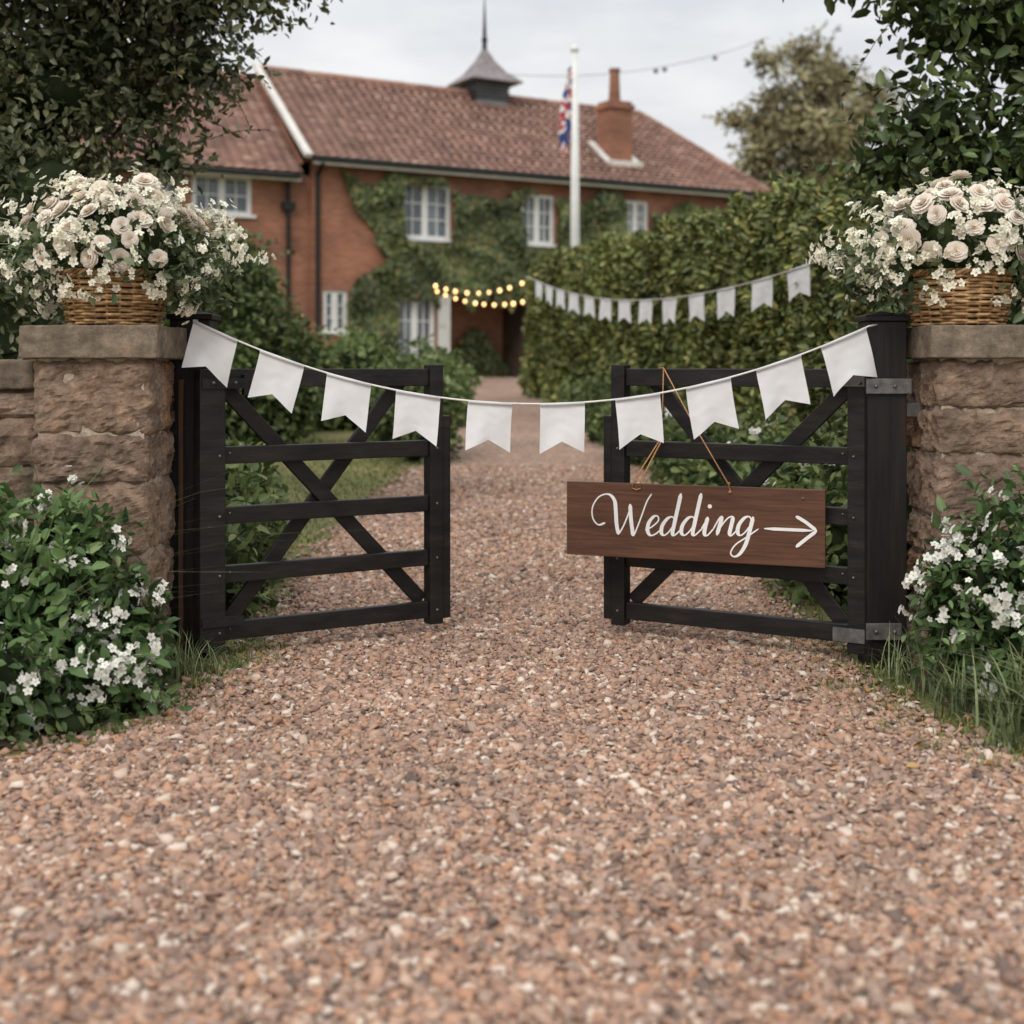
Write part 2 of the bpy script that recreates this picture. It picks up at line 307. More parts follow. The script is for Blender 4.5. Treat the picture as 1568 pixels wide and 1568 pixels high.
# overcast dome: the zenith of a cloudy sky is brighter than its horizon
sp=N.new('ShaderNodeSeparateXYZ'); L.new(tc.outputs['Generated'],sp.inputs[0])
mr=N.new('ShaderNodeMapRange'); mr.inputs[1].default_value=.15; mr.inputs[2].default_value=.9; mr.inputs[3].default_value=1.08; mr.inputs[4].default_value=2.0; L.new(sp.outputs[2],mr.inputs[0])
bg2=N.new('ShaderNodeBackground'); L.new(cr.outputs[0],bg2.inputs[0]); L.new(mr.outputs[0],bg2.inputs[1])
ms=N.new('ShaderNodeMixShader'); ms.inputs[0].default_value=.94; L.new(bg.outputs[0],ms.inputs[1]); L.new(bg2.outputs[0],ms.inputs[2]); L.new(ms.outputs[0],N['World Output'].inputs[0])

# ---------------------------------------------------------------- ground & drive
b=MB(); xs=[-300,-20,-5,5,20,300]; ys=[-60,0,8,33,60,600]
v=[(x,y,float(gz(y))) for y in ys for x in xs]; n=len(xs)
b.add(v,[(j*n+i,j*n+i+1,(j+1)*n+i+1,(j+1)*n+i) for j in range(len(ys)-1) for i in range(n-1)])
b.out('ground',M['ground'])
LY=[-3,3.7,4.1,4.4,4.65,5.1,5.4,5.9,7,9,12,16,20,25,32]; LX=[-5,-5,-2.1,-1.62,-1.45,-1.3,-1.22,-1.15,-1.2,-1.3,-1.1,-.75,-.8,-.9,-1.8]
RY=[-3,3.6,3.95,4.3,4.7,5.2,5.8,7,9,12,16,20,25,29,33]; RX=[5,5,2.1,1.68,1.5,1.42,1.4,1.4,1.5,1.35,1.1,.9,.5,.7,2.5]
def dl(y): return np.interp(y,LY,LX)
def dr(y): return np.interp(y,RY,RX)
b=MB(); yy=list(np.arange(-3,8,.25))+list(np.arange(8,33.01,.5)); v=[];f=[]
for i,y in enumerate(yy):
    jl=.05*math.sin(y*7.1)+.04*math.sin(y*13.3)
    v+=[(float(dl(y))+jl,y,float(gz(y))+.006),(float(dr(y))-jl,y,float(gz(y))+.006)]
    if i: f.append((2*i-2,2*i-1,2*i+1,2*i))
b.add(v,f); drive=b.out('gravel_driveway',M['bed'])
def bed(name,pts,z=.004):
    bb=MB(); bb.add([(x,y,float(gz(y))+z) for x,y in pts],[tuple(range(len(pts)))]); return bb.out(name,M['soil'])
bed('planting_bed_soil',[(-4,4.3),(-1.75,4.45),(-1.45,4.9),(-1.35,5.6),(-1.6,7.9),(-4,7.9)])
bed('planting_bed_soil',[(4,4.2),(4,7.9),(1.7,7.9),(1.62,5.75),(1.65,5.1),(1.85,4.5)])
P=[];SZ=[]
for (y0,y1,den,s0) in [(2.0,3.4,4300,.0110),(3.4,5,4000,.0110),(5,8,3500,.0112),(8,14,1900,.0135)]:
    hw=.4*y1+.45; nn=int((y1-y0)*2*hw*den)
    x=rng.uniform(-hw,hw,nn); y=rng.uniform(y0,y1,nn)
    fuzz=rng.normal(0,.10,nn)
    k=(x>dl(y)+fuzz)&(x<dr(y)+fuzz)&(np.abs(x)<.39*y+.5); x=x[k];y=y[k]
    sz=s0*np.exp(rng.normal(0,.38,len(x)))
    P.append(np.stack([x,y,gz(y)+.006+rng.uniform(-.002,.009,len(x))],1)); SZ.append(np.minimum(sz,s0*2.2))
P=np.concatenate(P);SZ=np.concatenate(SZ);n=len(P)
CV=np.array([(-1,-1,-.7),(1,-1,-.7),(1,1,-.7),(-1,1,-.7),(-.6,-.6,.7),(.6,-.6,.7),(.6,.6,.7),(-.6,.6,.7)])*.9
CF=[(0,3,2,1),(4,5,6,7),(0,1,5,4),(1,2,6,5),(2,3,7,6),(3,0,4,7)]
up=np.stack([rng.normal(0,.42,n),rng.normal(0,.42,n),np.ones(n)],1)
sc=SZ[:,None]*np.stack([rng.uniform(.9,1.5,n),rng.uniform(.6,1.0,n),rng.uniform(.35,.75,n)],1)
scatter('gravel_stones',CV,CF,P,basis(up,rng.uniform(0,6.28,n)),sc,M['gravel'],jitter=.2,parent=drive)
# a few fallen leaves
n=70; y=rng.uniform(4.0,6.6,n); sd=rng.uniform(size=n)<.5; x=np.where(sd,dr(y)-np.abs(rng.normal(0,.25,n)),dl(y)+np.abs(rng.normal(0,.2,n)))
scatter('fallen_leaves',LEAF_V*np.array([1.6,1,1.5]),LEAF_F,np.stack([x,y,np.full(n,.024)],1),basis_dir(nrm(np.stack([rng.normal(size=n),rng.normal(size=n),rng.normal(0,.15,n)],1)),nrm(np.stack([rng.normal(0,.3,n),rng.normal(0,.3,n),np.ones(n)],1))),rng.uniform(.025,.045,n),M['dryleaf'])

# ---------------------------------------------------------------- foliage tools
def rdir(n): return nrm(rng.normal(size=(n,3)))
def blob_leaves(blobs,total,leaf,spread=.75,upb=.25,shell=(.72,1.06),lump=.22,zmin=None):
    B=np.array(blobs,float); area=(B[:,3]*B[:,4]+B[:,3]*B[:,5]+B[:,4]*B[:,5]); pr=area/area.sum()
    idx=rng.choice(len(B),total,p=pr); d=rdir(total)
    ph=idx*2.37
    lumpf=1+lump*(np.sin(d[:,0]*5+ph)*np.sin(d[:,1]*5.5+ph*1.7)+.6*np.sin(d[:,2]*8+d[:,0]*6+ph*.6))
    r=rng.uniform(shell[0],shell[1],total)*lumpf
    p=B[idx,:3]+d*B[idx,3:]*r[:,None]
    keep=np.ones(total,bool)
    for j in range(len(B)):
        q=((p-B[j,:3])/B[j,3:]); keep&=~((np.einsum('ij,ij->i',q,q)<.3)&(idx!=j))
    if zmin is not None: keep&=p[:,2]>zmin
    p=p[keep];d=d[keep]; n=len(p)
    nn=nrm(d*1.0+rng.normal(0,spread,(n,3))+np.array([0,0,upb]))
    ld=nrm(rng.normal(0,1,(n,3))+d*.8+np.array([0,0,-.25]))
    return p,ld,nn,leaf*rng.uniform(.6,1.25,n)
def sprigs(blobs,count,length,leaf,droop=.3,per=11,face=None):
    B=np.array(blobs,float); idx=rng.integers(0,len(B),count); d=rdir(count)
    if face is not None: d=nrm(d+np.array(face))
    p0=B[idx,:3]+d*B[idx,3:]*.9
    dd=nrm(d+rng.normal(0,.35,(count,3))+np.array([0,0,.1])); Ls=length*rng.uniform(.5,1.2,count)
    P=[];D=[];NN=[];SS=[];tw=MB()
    for i in range(count):
        pts=[]
        for k in range(per):
            t=(k+1)/per; pt=p0[i]+dd[i]*Ls[i]*t+np.array([0,0,-droop*Ls[i]*t*t]); pts.append(pt)
            side=nrm(np.cross(dd[i],rng.normal(size=3))[None])[0]
            P.append(pt); D.append(dd[i]*.6+side*1.0); NN.append(rng.normal(size=3)*.6+np.array([0,0,1])); SS.append(leaf*rng.uniform(.6,1.15)*(1.05-.35*t))
        tw.tube([p0[i]]+pts[::3]+[pts[-1]],.003,3,cap=False)
    return np.array(P),nrm(np.array(D)),nrm(np.array(NN)),np.array(SS),tw
def foliage(name,blobs,total,leaf,mat,parent=None,core=.72,coremat=None,spr=0,sprlen=.35,tv=LEAF_V,face=None,**kw):
    p,d,n,s=blob_leaves(blobs,total,leaf,**kw)
    tw=None
    if spr:
        a=sprigs(blobs,spr,sprlen,leaf,face=face); tw=a[4]
        p=np.concatenate([p,a[0]]);d=np.concatenate([d,a[1]]);n=np.concatenate([n,a[2]]);s=np.concatenate([s,a[3]])
    par=parent if parent is not None else empty(name)
    scatter('leaves',tv,LEAF_F,p,basis_dir(d,n),s,mat,parent=par)
    if tw: tw.out('twigs',M['bark'],par)
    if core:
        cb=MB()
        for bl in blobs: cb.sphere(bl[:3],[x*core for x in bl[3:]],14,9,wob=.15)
        cb.out('dark_shade_core',coremat or M['core'],par,smooth=True)  # added dark blobs block see-through; interior shade is put into their colour
    return par
def tree(name,base,top,blobs,total,leaf,mat,r=.16,**kw):
    par=empty(name); t=MB(); base=np.array(base,float); top=np.array(top,float)
    pts=[base+(top-base)*k/6+np.array([.06*math.sin(k*1.7),.05*math.cos(k*2.1),0])*(k>0) for k in range(7)]
    t.tube(pts,[r*(1-.12*k) if k else r*1.3 for k in range(7)],10)
    for bl in blobs[::3]:
        c=np.array(bl[:3]); k=random.choice([2,3,4,5]); s=pts[k]; m=(s+c)/2+np.array([0,0,-.12])+rng.normal(0,.06,3)
        t.tube([s,s*.6+m*.4+np.array([0,0,.03]),m,(m+c)/2,c],[r*.25,r*.2,r*.14,r*.09,.008],6)
    t.out('trunk_and_limbs',M['bark'],par,smooth=True)
    foliage(name,blobs,total,leaf,mat,parent=par,**kw); return par
def cluster(c,R,n,r0,r1,zcut=None):
    out=[]
    while len(out)<n:
        q=rng.uniform(-1,1,3)
        if (q**2).sum()>1: continue
        p=np.array(c)+q*np.array(R)
        if zcut and not zcut(p): continue
        r=random.uniform(r0,r1); out.append((p[0],p[1],p[2],r*1.1,r,r*.8))
    return out

# ---------------------------------------------------------------- house
H=empty('brick_house',(-4.5,31.2,1.0),math.radians(29.8))
def wall(b,x0,x1,z0,z1,y,holes,depth=.14,dm=0):
    X=sorted(set([x0,x1]+[h[0] for h in holes]+[h[1] for h in holes])); Z=sorted(set([z0,z1]+[h[2] for h in holes]+[h[3] for h in holes]))
    for i in range(len(X)-1):
        for j in range(len(Z)-1):
            cx=(X[i]+X[i+1])/2; cz=(Z[j]+Z[j+1])/2
            if any(h[0]<cx<h[1] and h[2]<cz<h[3] for h in holes): continue
            b.add([(X[i],y,Z[j]),(X[i+1],y,Z[j]),(X[i+1],y,Z[j+1]),(X[i],y,Z[j+1])],[(0,1,2,3)],dm)
    for h in holes:
        a,c,e,g=h[:4]; D=h[4] if len(h)>4 else depth
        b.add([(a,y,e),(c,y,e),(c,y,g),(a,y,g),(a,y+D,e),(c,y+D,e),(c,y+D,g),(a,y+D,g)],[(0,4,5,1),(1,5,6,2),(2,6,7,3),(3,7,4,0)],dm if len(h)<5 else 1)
wins=[(2.06,3.44,3.41,4.73),(5.44,6.44,3.42,4.68),(8.62,9.41,3.8,4.71),(1.94,3.0,.35,1.95),(.08,.7,1.1,2.07)]
wins2=[(-2.99,-1.6,3.75,4.6),(-3.95,-3.31,3.8,4.5)]
b=MB()
wall(b,-.2,13.0,-.6,5.15,0,wins+[(3.15,5.65,-.6,2.05,1.3)])
wall(b,-9,-.2,-.6,4.75,.15,wins2)
b.add([(-.2,0,-.6),(-.2,.15,-.6),(-.2,.15,5.15),(-.2,0,5.15)],[(0,3,2,1)])
b.add([(13,0,-.6),(13,6.4,-.6),(13,6.4,5.15),(13,0,5.15)],[(0,1,2,3)])
b.add([(-9,.15,-.6),(-9,6.4,-.6),(-9,6.4,4.75),(-9,3.2,7.45),(-9,.15,4.75)],[(0,4,3,2,1)])
b.add([(-9,6.4,-.6),(13,6.4,-.6),(13,6.4,4.9),(-9,6.4,4.9)],[(0,3,2,1)])
b.add([(-.45,-.1,5.0),(-.45,3.2,7.75),(-.45,6.4,5.0)],[(0,1,2)])
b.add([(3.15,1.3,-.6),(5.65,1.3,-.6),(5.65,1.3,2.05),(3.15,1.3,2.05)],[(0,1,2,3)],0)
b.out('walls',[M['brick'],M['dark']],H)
def slope(b,e0,e1,r0,r1,N=24,tile=.26):
    e0,e1,r0,r1=map(Vector,(e0,e1,r0,r1)); up=(e1-e0).cross(r0-e0).normalized()
    if up.z<0: up=-up
    for i in range(N):
        t0=i/N; t1=(i+1)/N+.01
        A=e0.lerp(r0,t0);Bp=e1.lerp(r1,t0);C=e1.lerp(r1,min(1,t1));D=e0.lerp(r0,min(1,t1))
        ln=(Bp-A).length; k=max(1,int(ln/tile))
        for j in range(k):
            u0=j/k;u1=(j+.96)/k; j1=random.uniform(0,.012)
            p=[A.lerp(Bp,u0)+up*(.05+j1),A.lerp(Bp,(u0+u1)/2)+up*(.078+j1),A.lerp(Bp,u1)+up*(.05+j1),D.lerp(C,u1)+up*.01,D.lerp(C,(u0+u1)/2)+up*.038,D.lerp(C,u0)+up*.01]
            b.add(p,[(0,1,4,5),(1,2,3,4)])
b=MB()
slope(b,(-.4,-.4,5.12),(13.3,-.4,5.12),(-.4,3.2,7.8),(11.4,3.2,7.75))
slope(b,(13.3,-.4,5.12),(13.3,6.8,5.12),(11.4,3.2,7.75),(11.4,3.2,7.75),20)
slope(b,(-9.2,-.25,4.72),(-.5,-.25,4.72),(-9.2,3.2,7.55),(-.5,3.2,7.55))
b.out('roof_tiles',M['tile'],H)
b=MB()
b.add([(-.45,-.4,5.08),(13.3,-.4,5.08),(13.3,6.8,5.08),(-.45,6.8,5.08),(-.45,3.2,7.76),(11.4,3.2,7.71)],[(0,1,5,4),(1,2,5),(2,3,4,5),(0,3,2,1)])
b.add([(-9.2,-.25,4.68),(-.5,-.25,4.68),(-.5,6.6,4.68),(-9.2,6.6,4.68),(-9.2,3.2,7.5),(-.5,3.2,7.5)],[(0,1,5,4),(2,3,4,5),(0,3,2,1)])
def ridge(p0,p1,r):
    p0=Vector(p0);p1=Vector(p1);n=max(2,int((p1-p0).length/.4))
    for i in range(n):
        a=p0.lerp(p1,i/n); c=p0.lerp(p1,(i+.97)/n); b.tube([a,c],[r*random.uniform(.95,1.02),r*random.uniform(1.02,1.12)],8)
ridge((-.4,3.2,7.84),(11.4,3.2,7.79),.10); ridge((-9.2,3.2,7.58),(-.6,3.2,7.58),.10)
ridge((11.4,3.2,7.8),(13.3,-.4,5.18),.09); ridge((11.4,3.2,7.8),(13.3,6.8,5.18),.09)
b.out('roof_deck_and_ridge',M['tile'],H)
b=MB()
b.box(-.3,13.3,-.40,-.34,4.96,5.10,0); b.box(-9.1,-.55,-.25,-.19,4.55,4.68,0)
b.beam((-.47,-.5,5.12),(-.47,3.2,7.93),.17,.1,m=0)
for x0,x1,y,z in((-.35,13.35,-.46,5.09),(-9.2,-.6,-.31,4.66)):
    b.tube([(x0,y,z),(x1,y,z)],.065,8,m=1)
b.tube([(-.08,-.4,5.0),(-.08,-.08,4.75),(-.08,-.08,-.4)],.055,8,m=1)
b.tube([(-.75,.07,4.6),(-.75,.07,-.4)],.05,8,m=1); b.box(-.9,-.6,-.02,.13,3.9,4.1,1)
b.out('fascia_verge_and_gutter',[M['whiteverge'],M['iron']],H)
def window(b,x0,x1,z0,z1,y,cols,rows):
    t=.07; yf=y+.03; yb=y+.11
    b.box(x0,x0+t,yf,yb,z0,z1); b.box(x1-t,x1,yf,yb,z0,z1); b.box(x0+t,x1-t,yf,yb,z1-t,z1); b.box(x0+t,x1-t,yf,yb,z0,z0+t)
    b.box(x0-.08,x1+.08,y-.07,y+.028,z0-.07,z0-.002)
    cx=(x0+x1)/2; b.box(cx-.045,cx+.045,yf+.004,yb-.004,z0+t,z1-t)
    for hx0,hx1 in((x0+t,cx-.045),(cx+.045,x1-t)):
        b.box(hx0,hx0+.035,yf+.012,yb-.01,z0+t,z1-t); b.box(hx1-.035,hx1,yf+.012,yb-.01,z0+t,z1-t)
        for c in range(1,cols): 
            xx=hx0+(hx1-hx0)*c/cols; b.box(xx-.014,xx+.014,yf+.02,yb-.02,z0+t,z1-t)
        for r in range(1,rows):
            zz=z0+t+(z1-z0-2*t)*r/rows; b.box(hx0+.035,hx1-.035,yf+.024,yb-.024,zz-.014,zz+.014)
    b.add([(x0,y+.09,z0),(x1,y+.09,z0),(x1,y+.09,z1),(x0,y+.09,z1)],[(0,1,2,3)],1)
b=MB()
for i,h in enumerate(wins): window(b,*h[:4],0,2 if i!=4 else 1,3)
for h in wins2: window(b,*h[:4],.15,2 if h[1]-h[0]>1 else 1,2)
b.box(3.06,3.11,-.62,-.03,-.05,1.98,2)
for zz in(.2,.75,1.3): b.box(3.05,3.058,-.54,-.11,zz,zz+.45,0)
b.out('windows',[M['whitepaint'],M['glass'],M['whiteverge']],H)
b=MB()
b.box(8.5,9.2,.45,1.1,4.9,7.25); b.box(8.44,9.26,.39,1.16,7.25,7.36); b.box(8.5,9.2,.45,1.1,7.36,7.46)
b.tube([(8.85,.78,7.46),(8.85,.78,8.3)],[.17,.13],12); b.tube([(8.85,.78,8.3),(8.85,.78,8.38)],[.16,.16],12)
b.box(8.3,9.45,.3,.44,5.65,5.82,1)
b.beam((8.38,.3,5.72),(8.38,1.25,6.42),.2,.06,m=1); b.beam((9.32,.3,5.72),(9.32,1.25,6.42),.2,.06,m=1)
b.out('chimney',[M['brick'],M['whiteverge']],H)
b=MB()
cx,cy=6.14,3.2
b.box(cx-.48,cx+.48,cy-.48,cy+.48,7.3,8.1,1)
for k in range(5): b.box(cx-.52,cx+.52,cy-.52,cy+.52,7.62+k*.1,7.66+k*.1,2)
pr=[(.8,8.1),(.76,8.16),(.45,8.42),(.2,8.78),(.05,9.1)]
for (h0,z0),(h1,z1) in zip(pr[:-1],pr[1:]):
    q=lambda h,z:[(cx-h,cy-h,z),(cx+h,cy-h,z),(cx+h,cy+h,z),(cx-h,cy+h,z)]
    b.add(q(h0,z0)+q(h1,z1),[(0,1,5,4),(1,2,6,5),(2,3,7,6),(3,0,4,7)])
b.add([(cx-.8,cy-.8,8.1),(cx+.8,cy-.8,8.1),(cx+.8,cy+.8,8.1),(cx-.8,cy+.8,8.1)],[(0,3,2,1)],1)
b.tube([(cx,cy,9.0),(cx,cy,9.5),(cx,cy,10.5)],[.075,.055,.015],8,2); b.sphere((cx,cy,9.35),.09,m=2)
b.out('cupola',[M['slate'],M['lead'],M['iron']],H)
n=52000
a=rng.uniform(.3,12.8,n); z=rng.uniform(-.2,4.95,n)
amin=np.interp(z,[-.3,1.9,2.4,2.9,3.6,4.2,4.9],[.9,.8,1.0,1.6,1.3,.8,.45])
topz=np.interp(a,[.4,2,3.4,4.5,8,10,12.6],[4.85,4.9,4.75,4.6,4.75,4.6,4.5])
wob=.22*np.sin(a*2.3+z*1.7)+.12*np.sin(a*5.1-z*3)
k=(a>amin+wob*.8)&(z<topz+wob*.7)
for i,h in enumerate(wins):
    m_=.03 if i<3 else .0
    k&=~((a>h[0]-m_)&(a<h[1]+m_)&(z>h[2]-.1)&(z<h[3]+.03))
k&=~((a>3.0)&(a<5.65)&(z<2.0+.18*np.sin(a*6)-.12*np.sin(a*15)))
a=a[k];z=z[k];n=len(a)
off=.05+.15*(1+np.sin(a*3.1+1.3*np.sin(z*2.2))*np.sin(z*3.4+a))*rng.uniform(.3,1.1,n)
p=np.stack([a,-off,z],1)
# plants growing up the back of the porch
m2=2600; a2=3.2+2.4*rng.uniform(0,1,m2); z2=rng.uniform(-.3,1,m2)**1*1.4-.1; p2=np.stack([a2,1.22-.25*rng.uniform(0,1,m2),z2*(.6+.4*np.sin(a2*3))],1)
p=np.concatenate([p,p2]); n=len(p)
nn=nrm(np.stack([rng.normal(0,.5,n),-np.ones(n),rng.normal(.3,.5,n)],1)); dd=nrm(np.stack([rng.normal(0,.6,n),np.full(n,-.3),-np.ones(n)],1))
scatter('ivy_leaves',LEAF_V*np.array([1.6,1,1]),LEAF_F,p,basis_dir(dd,nn),.15*rng.uniform(.6,1.2,n),M['leaf_ivy'],parent=H)

F=empty('festoon_lights'); b=MB()
def fest(p0,p1,sag,nb,r=.037):
    p0=Vector(p0);p1=Vector(p1); pts=[]
    for i in range(25):
        t=i/24; q=p0.lerp(p1,t); q.z-=4*sag*t*(1-t); pts.append(q)
    b.tube(pts,.008,5,m=1)
    for i in range(nb):
        t=(i+.5+random.uniform(-.1,.1))/nb; q=p0.lerp(p1,t); q.z-=4*sag*t*(1-t)+.07; rr=r*random.uniform(.85,1.1); b.sphere(q,(rr,rr,rr*1.25),10,7,0); b.tube([q+Vector((0,0,r)),q+Vector((0,0,r+.05))],.02,6,m=1)
fest((-1.85,30,3.22),(.32,29.5,3.24),.24,9)
fest((-1.8,30.1,3.10),(.36,29.3,2.80),.2,10)
b.out('bulbs_and_cable',[M['bulb'],M['iron']],F,smooth=True)
W=empty('overhead_cable_lights'); b=MB(); p0=Vector((-.1,36.6,9.3)); p1=Vector((8.6,44.6,12.3)); pts=[]
for i in range(30):
    t=i/29; q=p0.lerp(p1,t); q.z-=4*.45*t*(1-t); pts.append(q)
b.tube(pts,.010,5,m=0)
for i in(15,16,22): b.sphere(pts[i]-Vector((0,0,.09)),.08,8,6,m=0)
b.out('cable',[M['lead']],W)

FP=empty('flagpole',(1.29,27.5,.78)); b=MB()
b.tube([(0,0,0),(0,0,4),(0,0,7.0)],[.095,.08,.055],12); b.sphere((0,0,7.05),.09); b.tube([(.07,-.05,6.8),(.09,-.05,3),(.07,-.05,1.1)],.01,4)
b.out('pole',M['pole'],FP,smooth=True)
b=MB(); G=44; v=[];f=[];mi=[]
for i in range(G+1):
    for j in range(G+1):
        u=i/G; q=j/G
        x=-.06-.26*u*(.55+.45*math.sin(q*3))+.05*math.sin(u*21+q*2); y=.07*math.cos(u*21+q*2)*(.3+u)
        v.append((x,y,6.75-q*1.15-u*.75+.05*math.sin(u*9)))
def uj(u,q):
    X=(u-.5)*2; Y=(q-.5)
    if abs(X)<.1 or abs(Y)<.1: return 0
    if abs(X)<.17 or abs(Y)<.17: return 2
    d=min(abs(X*.5-Y),abs(X*.5+Y))
    return 0 if d<.035 else 2 if d<.1 else 1
for i in range(G):
    for j in range(G):
        k=i*(G+1)+j; f.append((k,k+G+1,k+G+2,k+1)); mi.append(uj((i+.5)/G,(j+.5)/G))
b.v=v;b.f=f;b.m=mi; b.out('union_flag',[M['red'],M['blue'],M['fwhite']],FP,smooth=True)

# ---------------------------------------------------------------- pillars
def block(b,x0,x1,y0,y1,z0,z1,seed,amp=.016,rr=.009,n=12,rough=True):
    cx,cy,cz=(x0+x1)/2,(y0+y1)/2,(z0+z1)/2; h=((x1-x0)/2,(y1-y0)/2,(z1-z0)/2)
    base={}; vs=[]; fs=[]
    def vert(p):
        key=tuple(round(q,5) for q in p)
        if key in base: return base[key]
        inner=[max(-(hh-rr),min(hh-rr,c)) for c,hh in zip(p,h)]
        d=Vector([c-i for c,i in zip(p,inner)])
        pt=Vector(inner)+(d.normalized()*rr if d.length>1e-6 else d)
        nn=d.normalized() if d.length>1e-6 else Vector((0,0,1))
        w=Vector((pt.x+cx+seed*3.1,pt.y+cy,pt.z+cz))
        k=sorted([abs(c)/hh for c,hh in zip(p,h)])[1]
        if rough:
            bulge=(1-k**10)
            q=noise.noise(w*8); fac=noise.noise(Vector((round(w.x*11+q*2)*1.7,round(w.y*11)*2.1,round(w.z*14+q*2)*1.3)))
            dis=amp*(.8*q+.65*fac*bulge+.5*(1-3*abs(noise.noise(w*15)))+.45*noise.noise(w*34)+.3*noise.noise(w*70))+amp*.8*bulge
        else: dis=amp*(noise.noise(w*9)+.6*noise.noise(w*22)+.5*noise.noise(w*50))
        pt=pt+nn*dis
        base[key]=len(vs); vs.append((pt.x+cx,pt.y+cy,pt.z+cz)); return base[key]
    for ax in range(3):
        a1,a2=[i for i in range(3) if i!=ax]
        for s in(-1,1):
            for i in range(n):
                for j in range(n):
                    q=[]
                    for di,dj in((0,0),(1,0),(1,1),(0,1)):
                        p=[0,0,0]; p[ax]=s*h[ax]; p[a1]=(-1+2*(i+di)/n)*h[a1]; p[a2]=(-1+2*(j+dj)/n)*h[a2]; q.append(vert(p))
                    flip=(s>0)^(ax==1)
                    fs.append(tuple(q) if flip else tuple(q[::-1]))
    b.add(vs,fs)
def pillar(name,x0,x1,y0,y1,seed):
    par=empty(name); random.seed(seed)
    b=MB(); cs=[-.15,.02,.25,.52,.81,1.01,1.327]
    if seed>5: cs=[-.15,.06,.30,.50,.66,.93,1.12,1.327]
    g=.009
    for i in range(len(cs)-1):
        z0,z1=cs[i]+g,cs[i+1]-g; jx=random.uniform(-.008,.008)
        if i%2==0 and i<4: sx=x0+(x1-x0)*random.uniform(.55,.72); block(b,x0+jx,sx-g,y0+jx,y1,z0,z1,seed+i,n=20); block(b,sx+g,x1-jx,y0-jx,y1,z0,z1-.006,seed+i+50,n=18)
        else:
            sy=y0+(y1-y0)*.62; block(b,x0,x1+jx,y0+jx,sy-g,z0,z1,seed+i,n=26); block(b,x0,x1,sy+g,y1,z0,z1,seed+i+30,n=16)
    b.out('stone_blocks',M['stone'],par,smooth=False)
    b=MB(); b.box(x0+.006,x1-.006,y0+.006,y1-.006,-.1,1.33); b.out('mortar_core',M['mortar'],par)
    b=MB(); block(b,x0-.055,x1+.065,y0-.05,y1+.05,1.33,1.467,seed+9,amp=.004,rr=.007,n=30,rough=False); b.out('coping_stone',M['cap'],par,smooth=True)
pillar('stone_gate_pillar',-1.965,-1.515,5.5,5.92,3)
pillar('stone_gate_pillar',1.77,2.22,5.5,5.92,11)
def stonewall(name,x0,x1,seed):
    par=empty(name); random.seed(seed); b=MB(); z=-.1
    while z<1.15:
        hh=random.uniform(.14,.24); hh=min(hh,1.2-z); x=x0
        while x<x1-.01:
            ww=random.uniform(.25,.5); e=min(x1,x+ww); e=x1 if x1-e<.12 else e
            block(b,x+.006,e-.006,5.66,5.9,z+.006,z+hh-.006,seed+x*3+z*5,n=9); x=e
        z+=hh
    b.out('stone_blocks',M['stone'],par,smooth=False)
    b=MB(); b.box(x0,x1,5.68,5.88,-.1,1.19); b.out('mortar_core',M['mortar'],par)
    b=MB(); x=x0
    while x<x1-.01:
        e=min(x1,x+.62); block(b,x+.003,e-.003,5.62,5.94,1.2,1.325,seed+x,amp=.005,rr=.01,n=12,rough=False); x=e
    b.out('coping_stones',M['cap'],par,smooth=True)
stonewall('stone_garden_wall',-4.5,-1.985,5); stonewall('stone_garden_wall',2.24,4.6,8)

# ---------------------------------------------------------------- gates
def gate(name,loc,ang,Lg,side,mirror=False):
    par=empty(name,loc,ang); b=MB(); s=side
    b.box(-.058,.058,-.045,.045,.05,1.285)
    b.box(Lg-.115,Lg-.045,-.036,.036,.06,1.305)
    b.box(Lg-.043,Lg-.002,-.03,.03,.085,1.06)
    for zc,hh in((1.245,.082),(.905,.076),(.64,.076),(.38,.076),(.13,.08)):
        b.box(.058,Lg-.115,-.019,.019,zc-hh/2,zc+hh/2)
    y1,y2=.034*s,.06*s
    b.beam((.06,y1,1.22),(Lg-.13,y1,.17),.024,.07,up=(0,0,1)); b.beam((.07,y2,.12),(Lg-.22,y2,1.24),.024,.07,up=(0,0,1))
    b.out('rails_and_stiles',M['blackwood'],par,bevel=.004)
    b=MB(); f=-s
    def pb(x0,x1,yy0,yy1,z0,z1): b.box(x0,x1,min(yy0,yy1),max(yy0,yy1),z0,z1)
    if not mirror:
        pb(-.05,.14,f*.047,f*.054,1.2,1.245); pb(.14,.16,f*.02,f*.05,1.17,1.26); pb(-.05,.14,f*.047,f*.054,.16,.2)
    else:
        pb(-.02,.11,f*.047,f*.054,1.21,1.27); pb(-.02,.12,f*.047,f*.054,.1,.16)
    b.out('hinge_straps',M['steel'] if mirror else M['iron'],par)
    b=MB()
    for x in(.0,.1): b.sphere((x,f*.056,1.225),.008)
    for zc in(.905,.64,.38,.13):
        b.sphere((Lg-.08,f*.038,zc),.0065); b.sphere((.03,f*.047,zc),.0065); b.sphere((.085,f*.021,zc+.01),.0055)
    b.out('bolts',M['steel'],par)
    return par
gate('wooden_farm_gate',(-1.327,5.845,0),math.atan2(.62,1.02),1.19,+1)
gate('wooden_farm_gate',(1.53,5.80,0),math.atan2(.63,-1.07),1.25,-1,True)
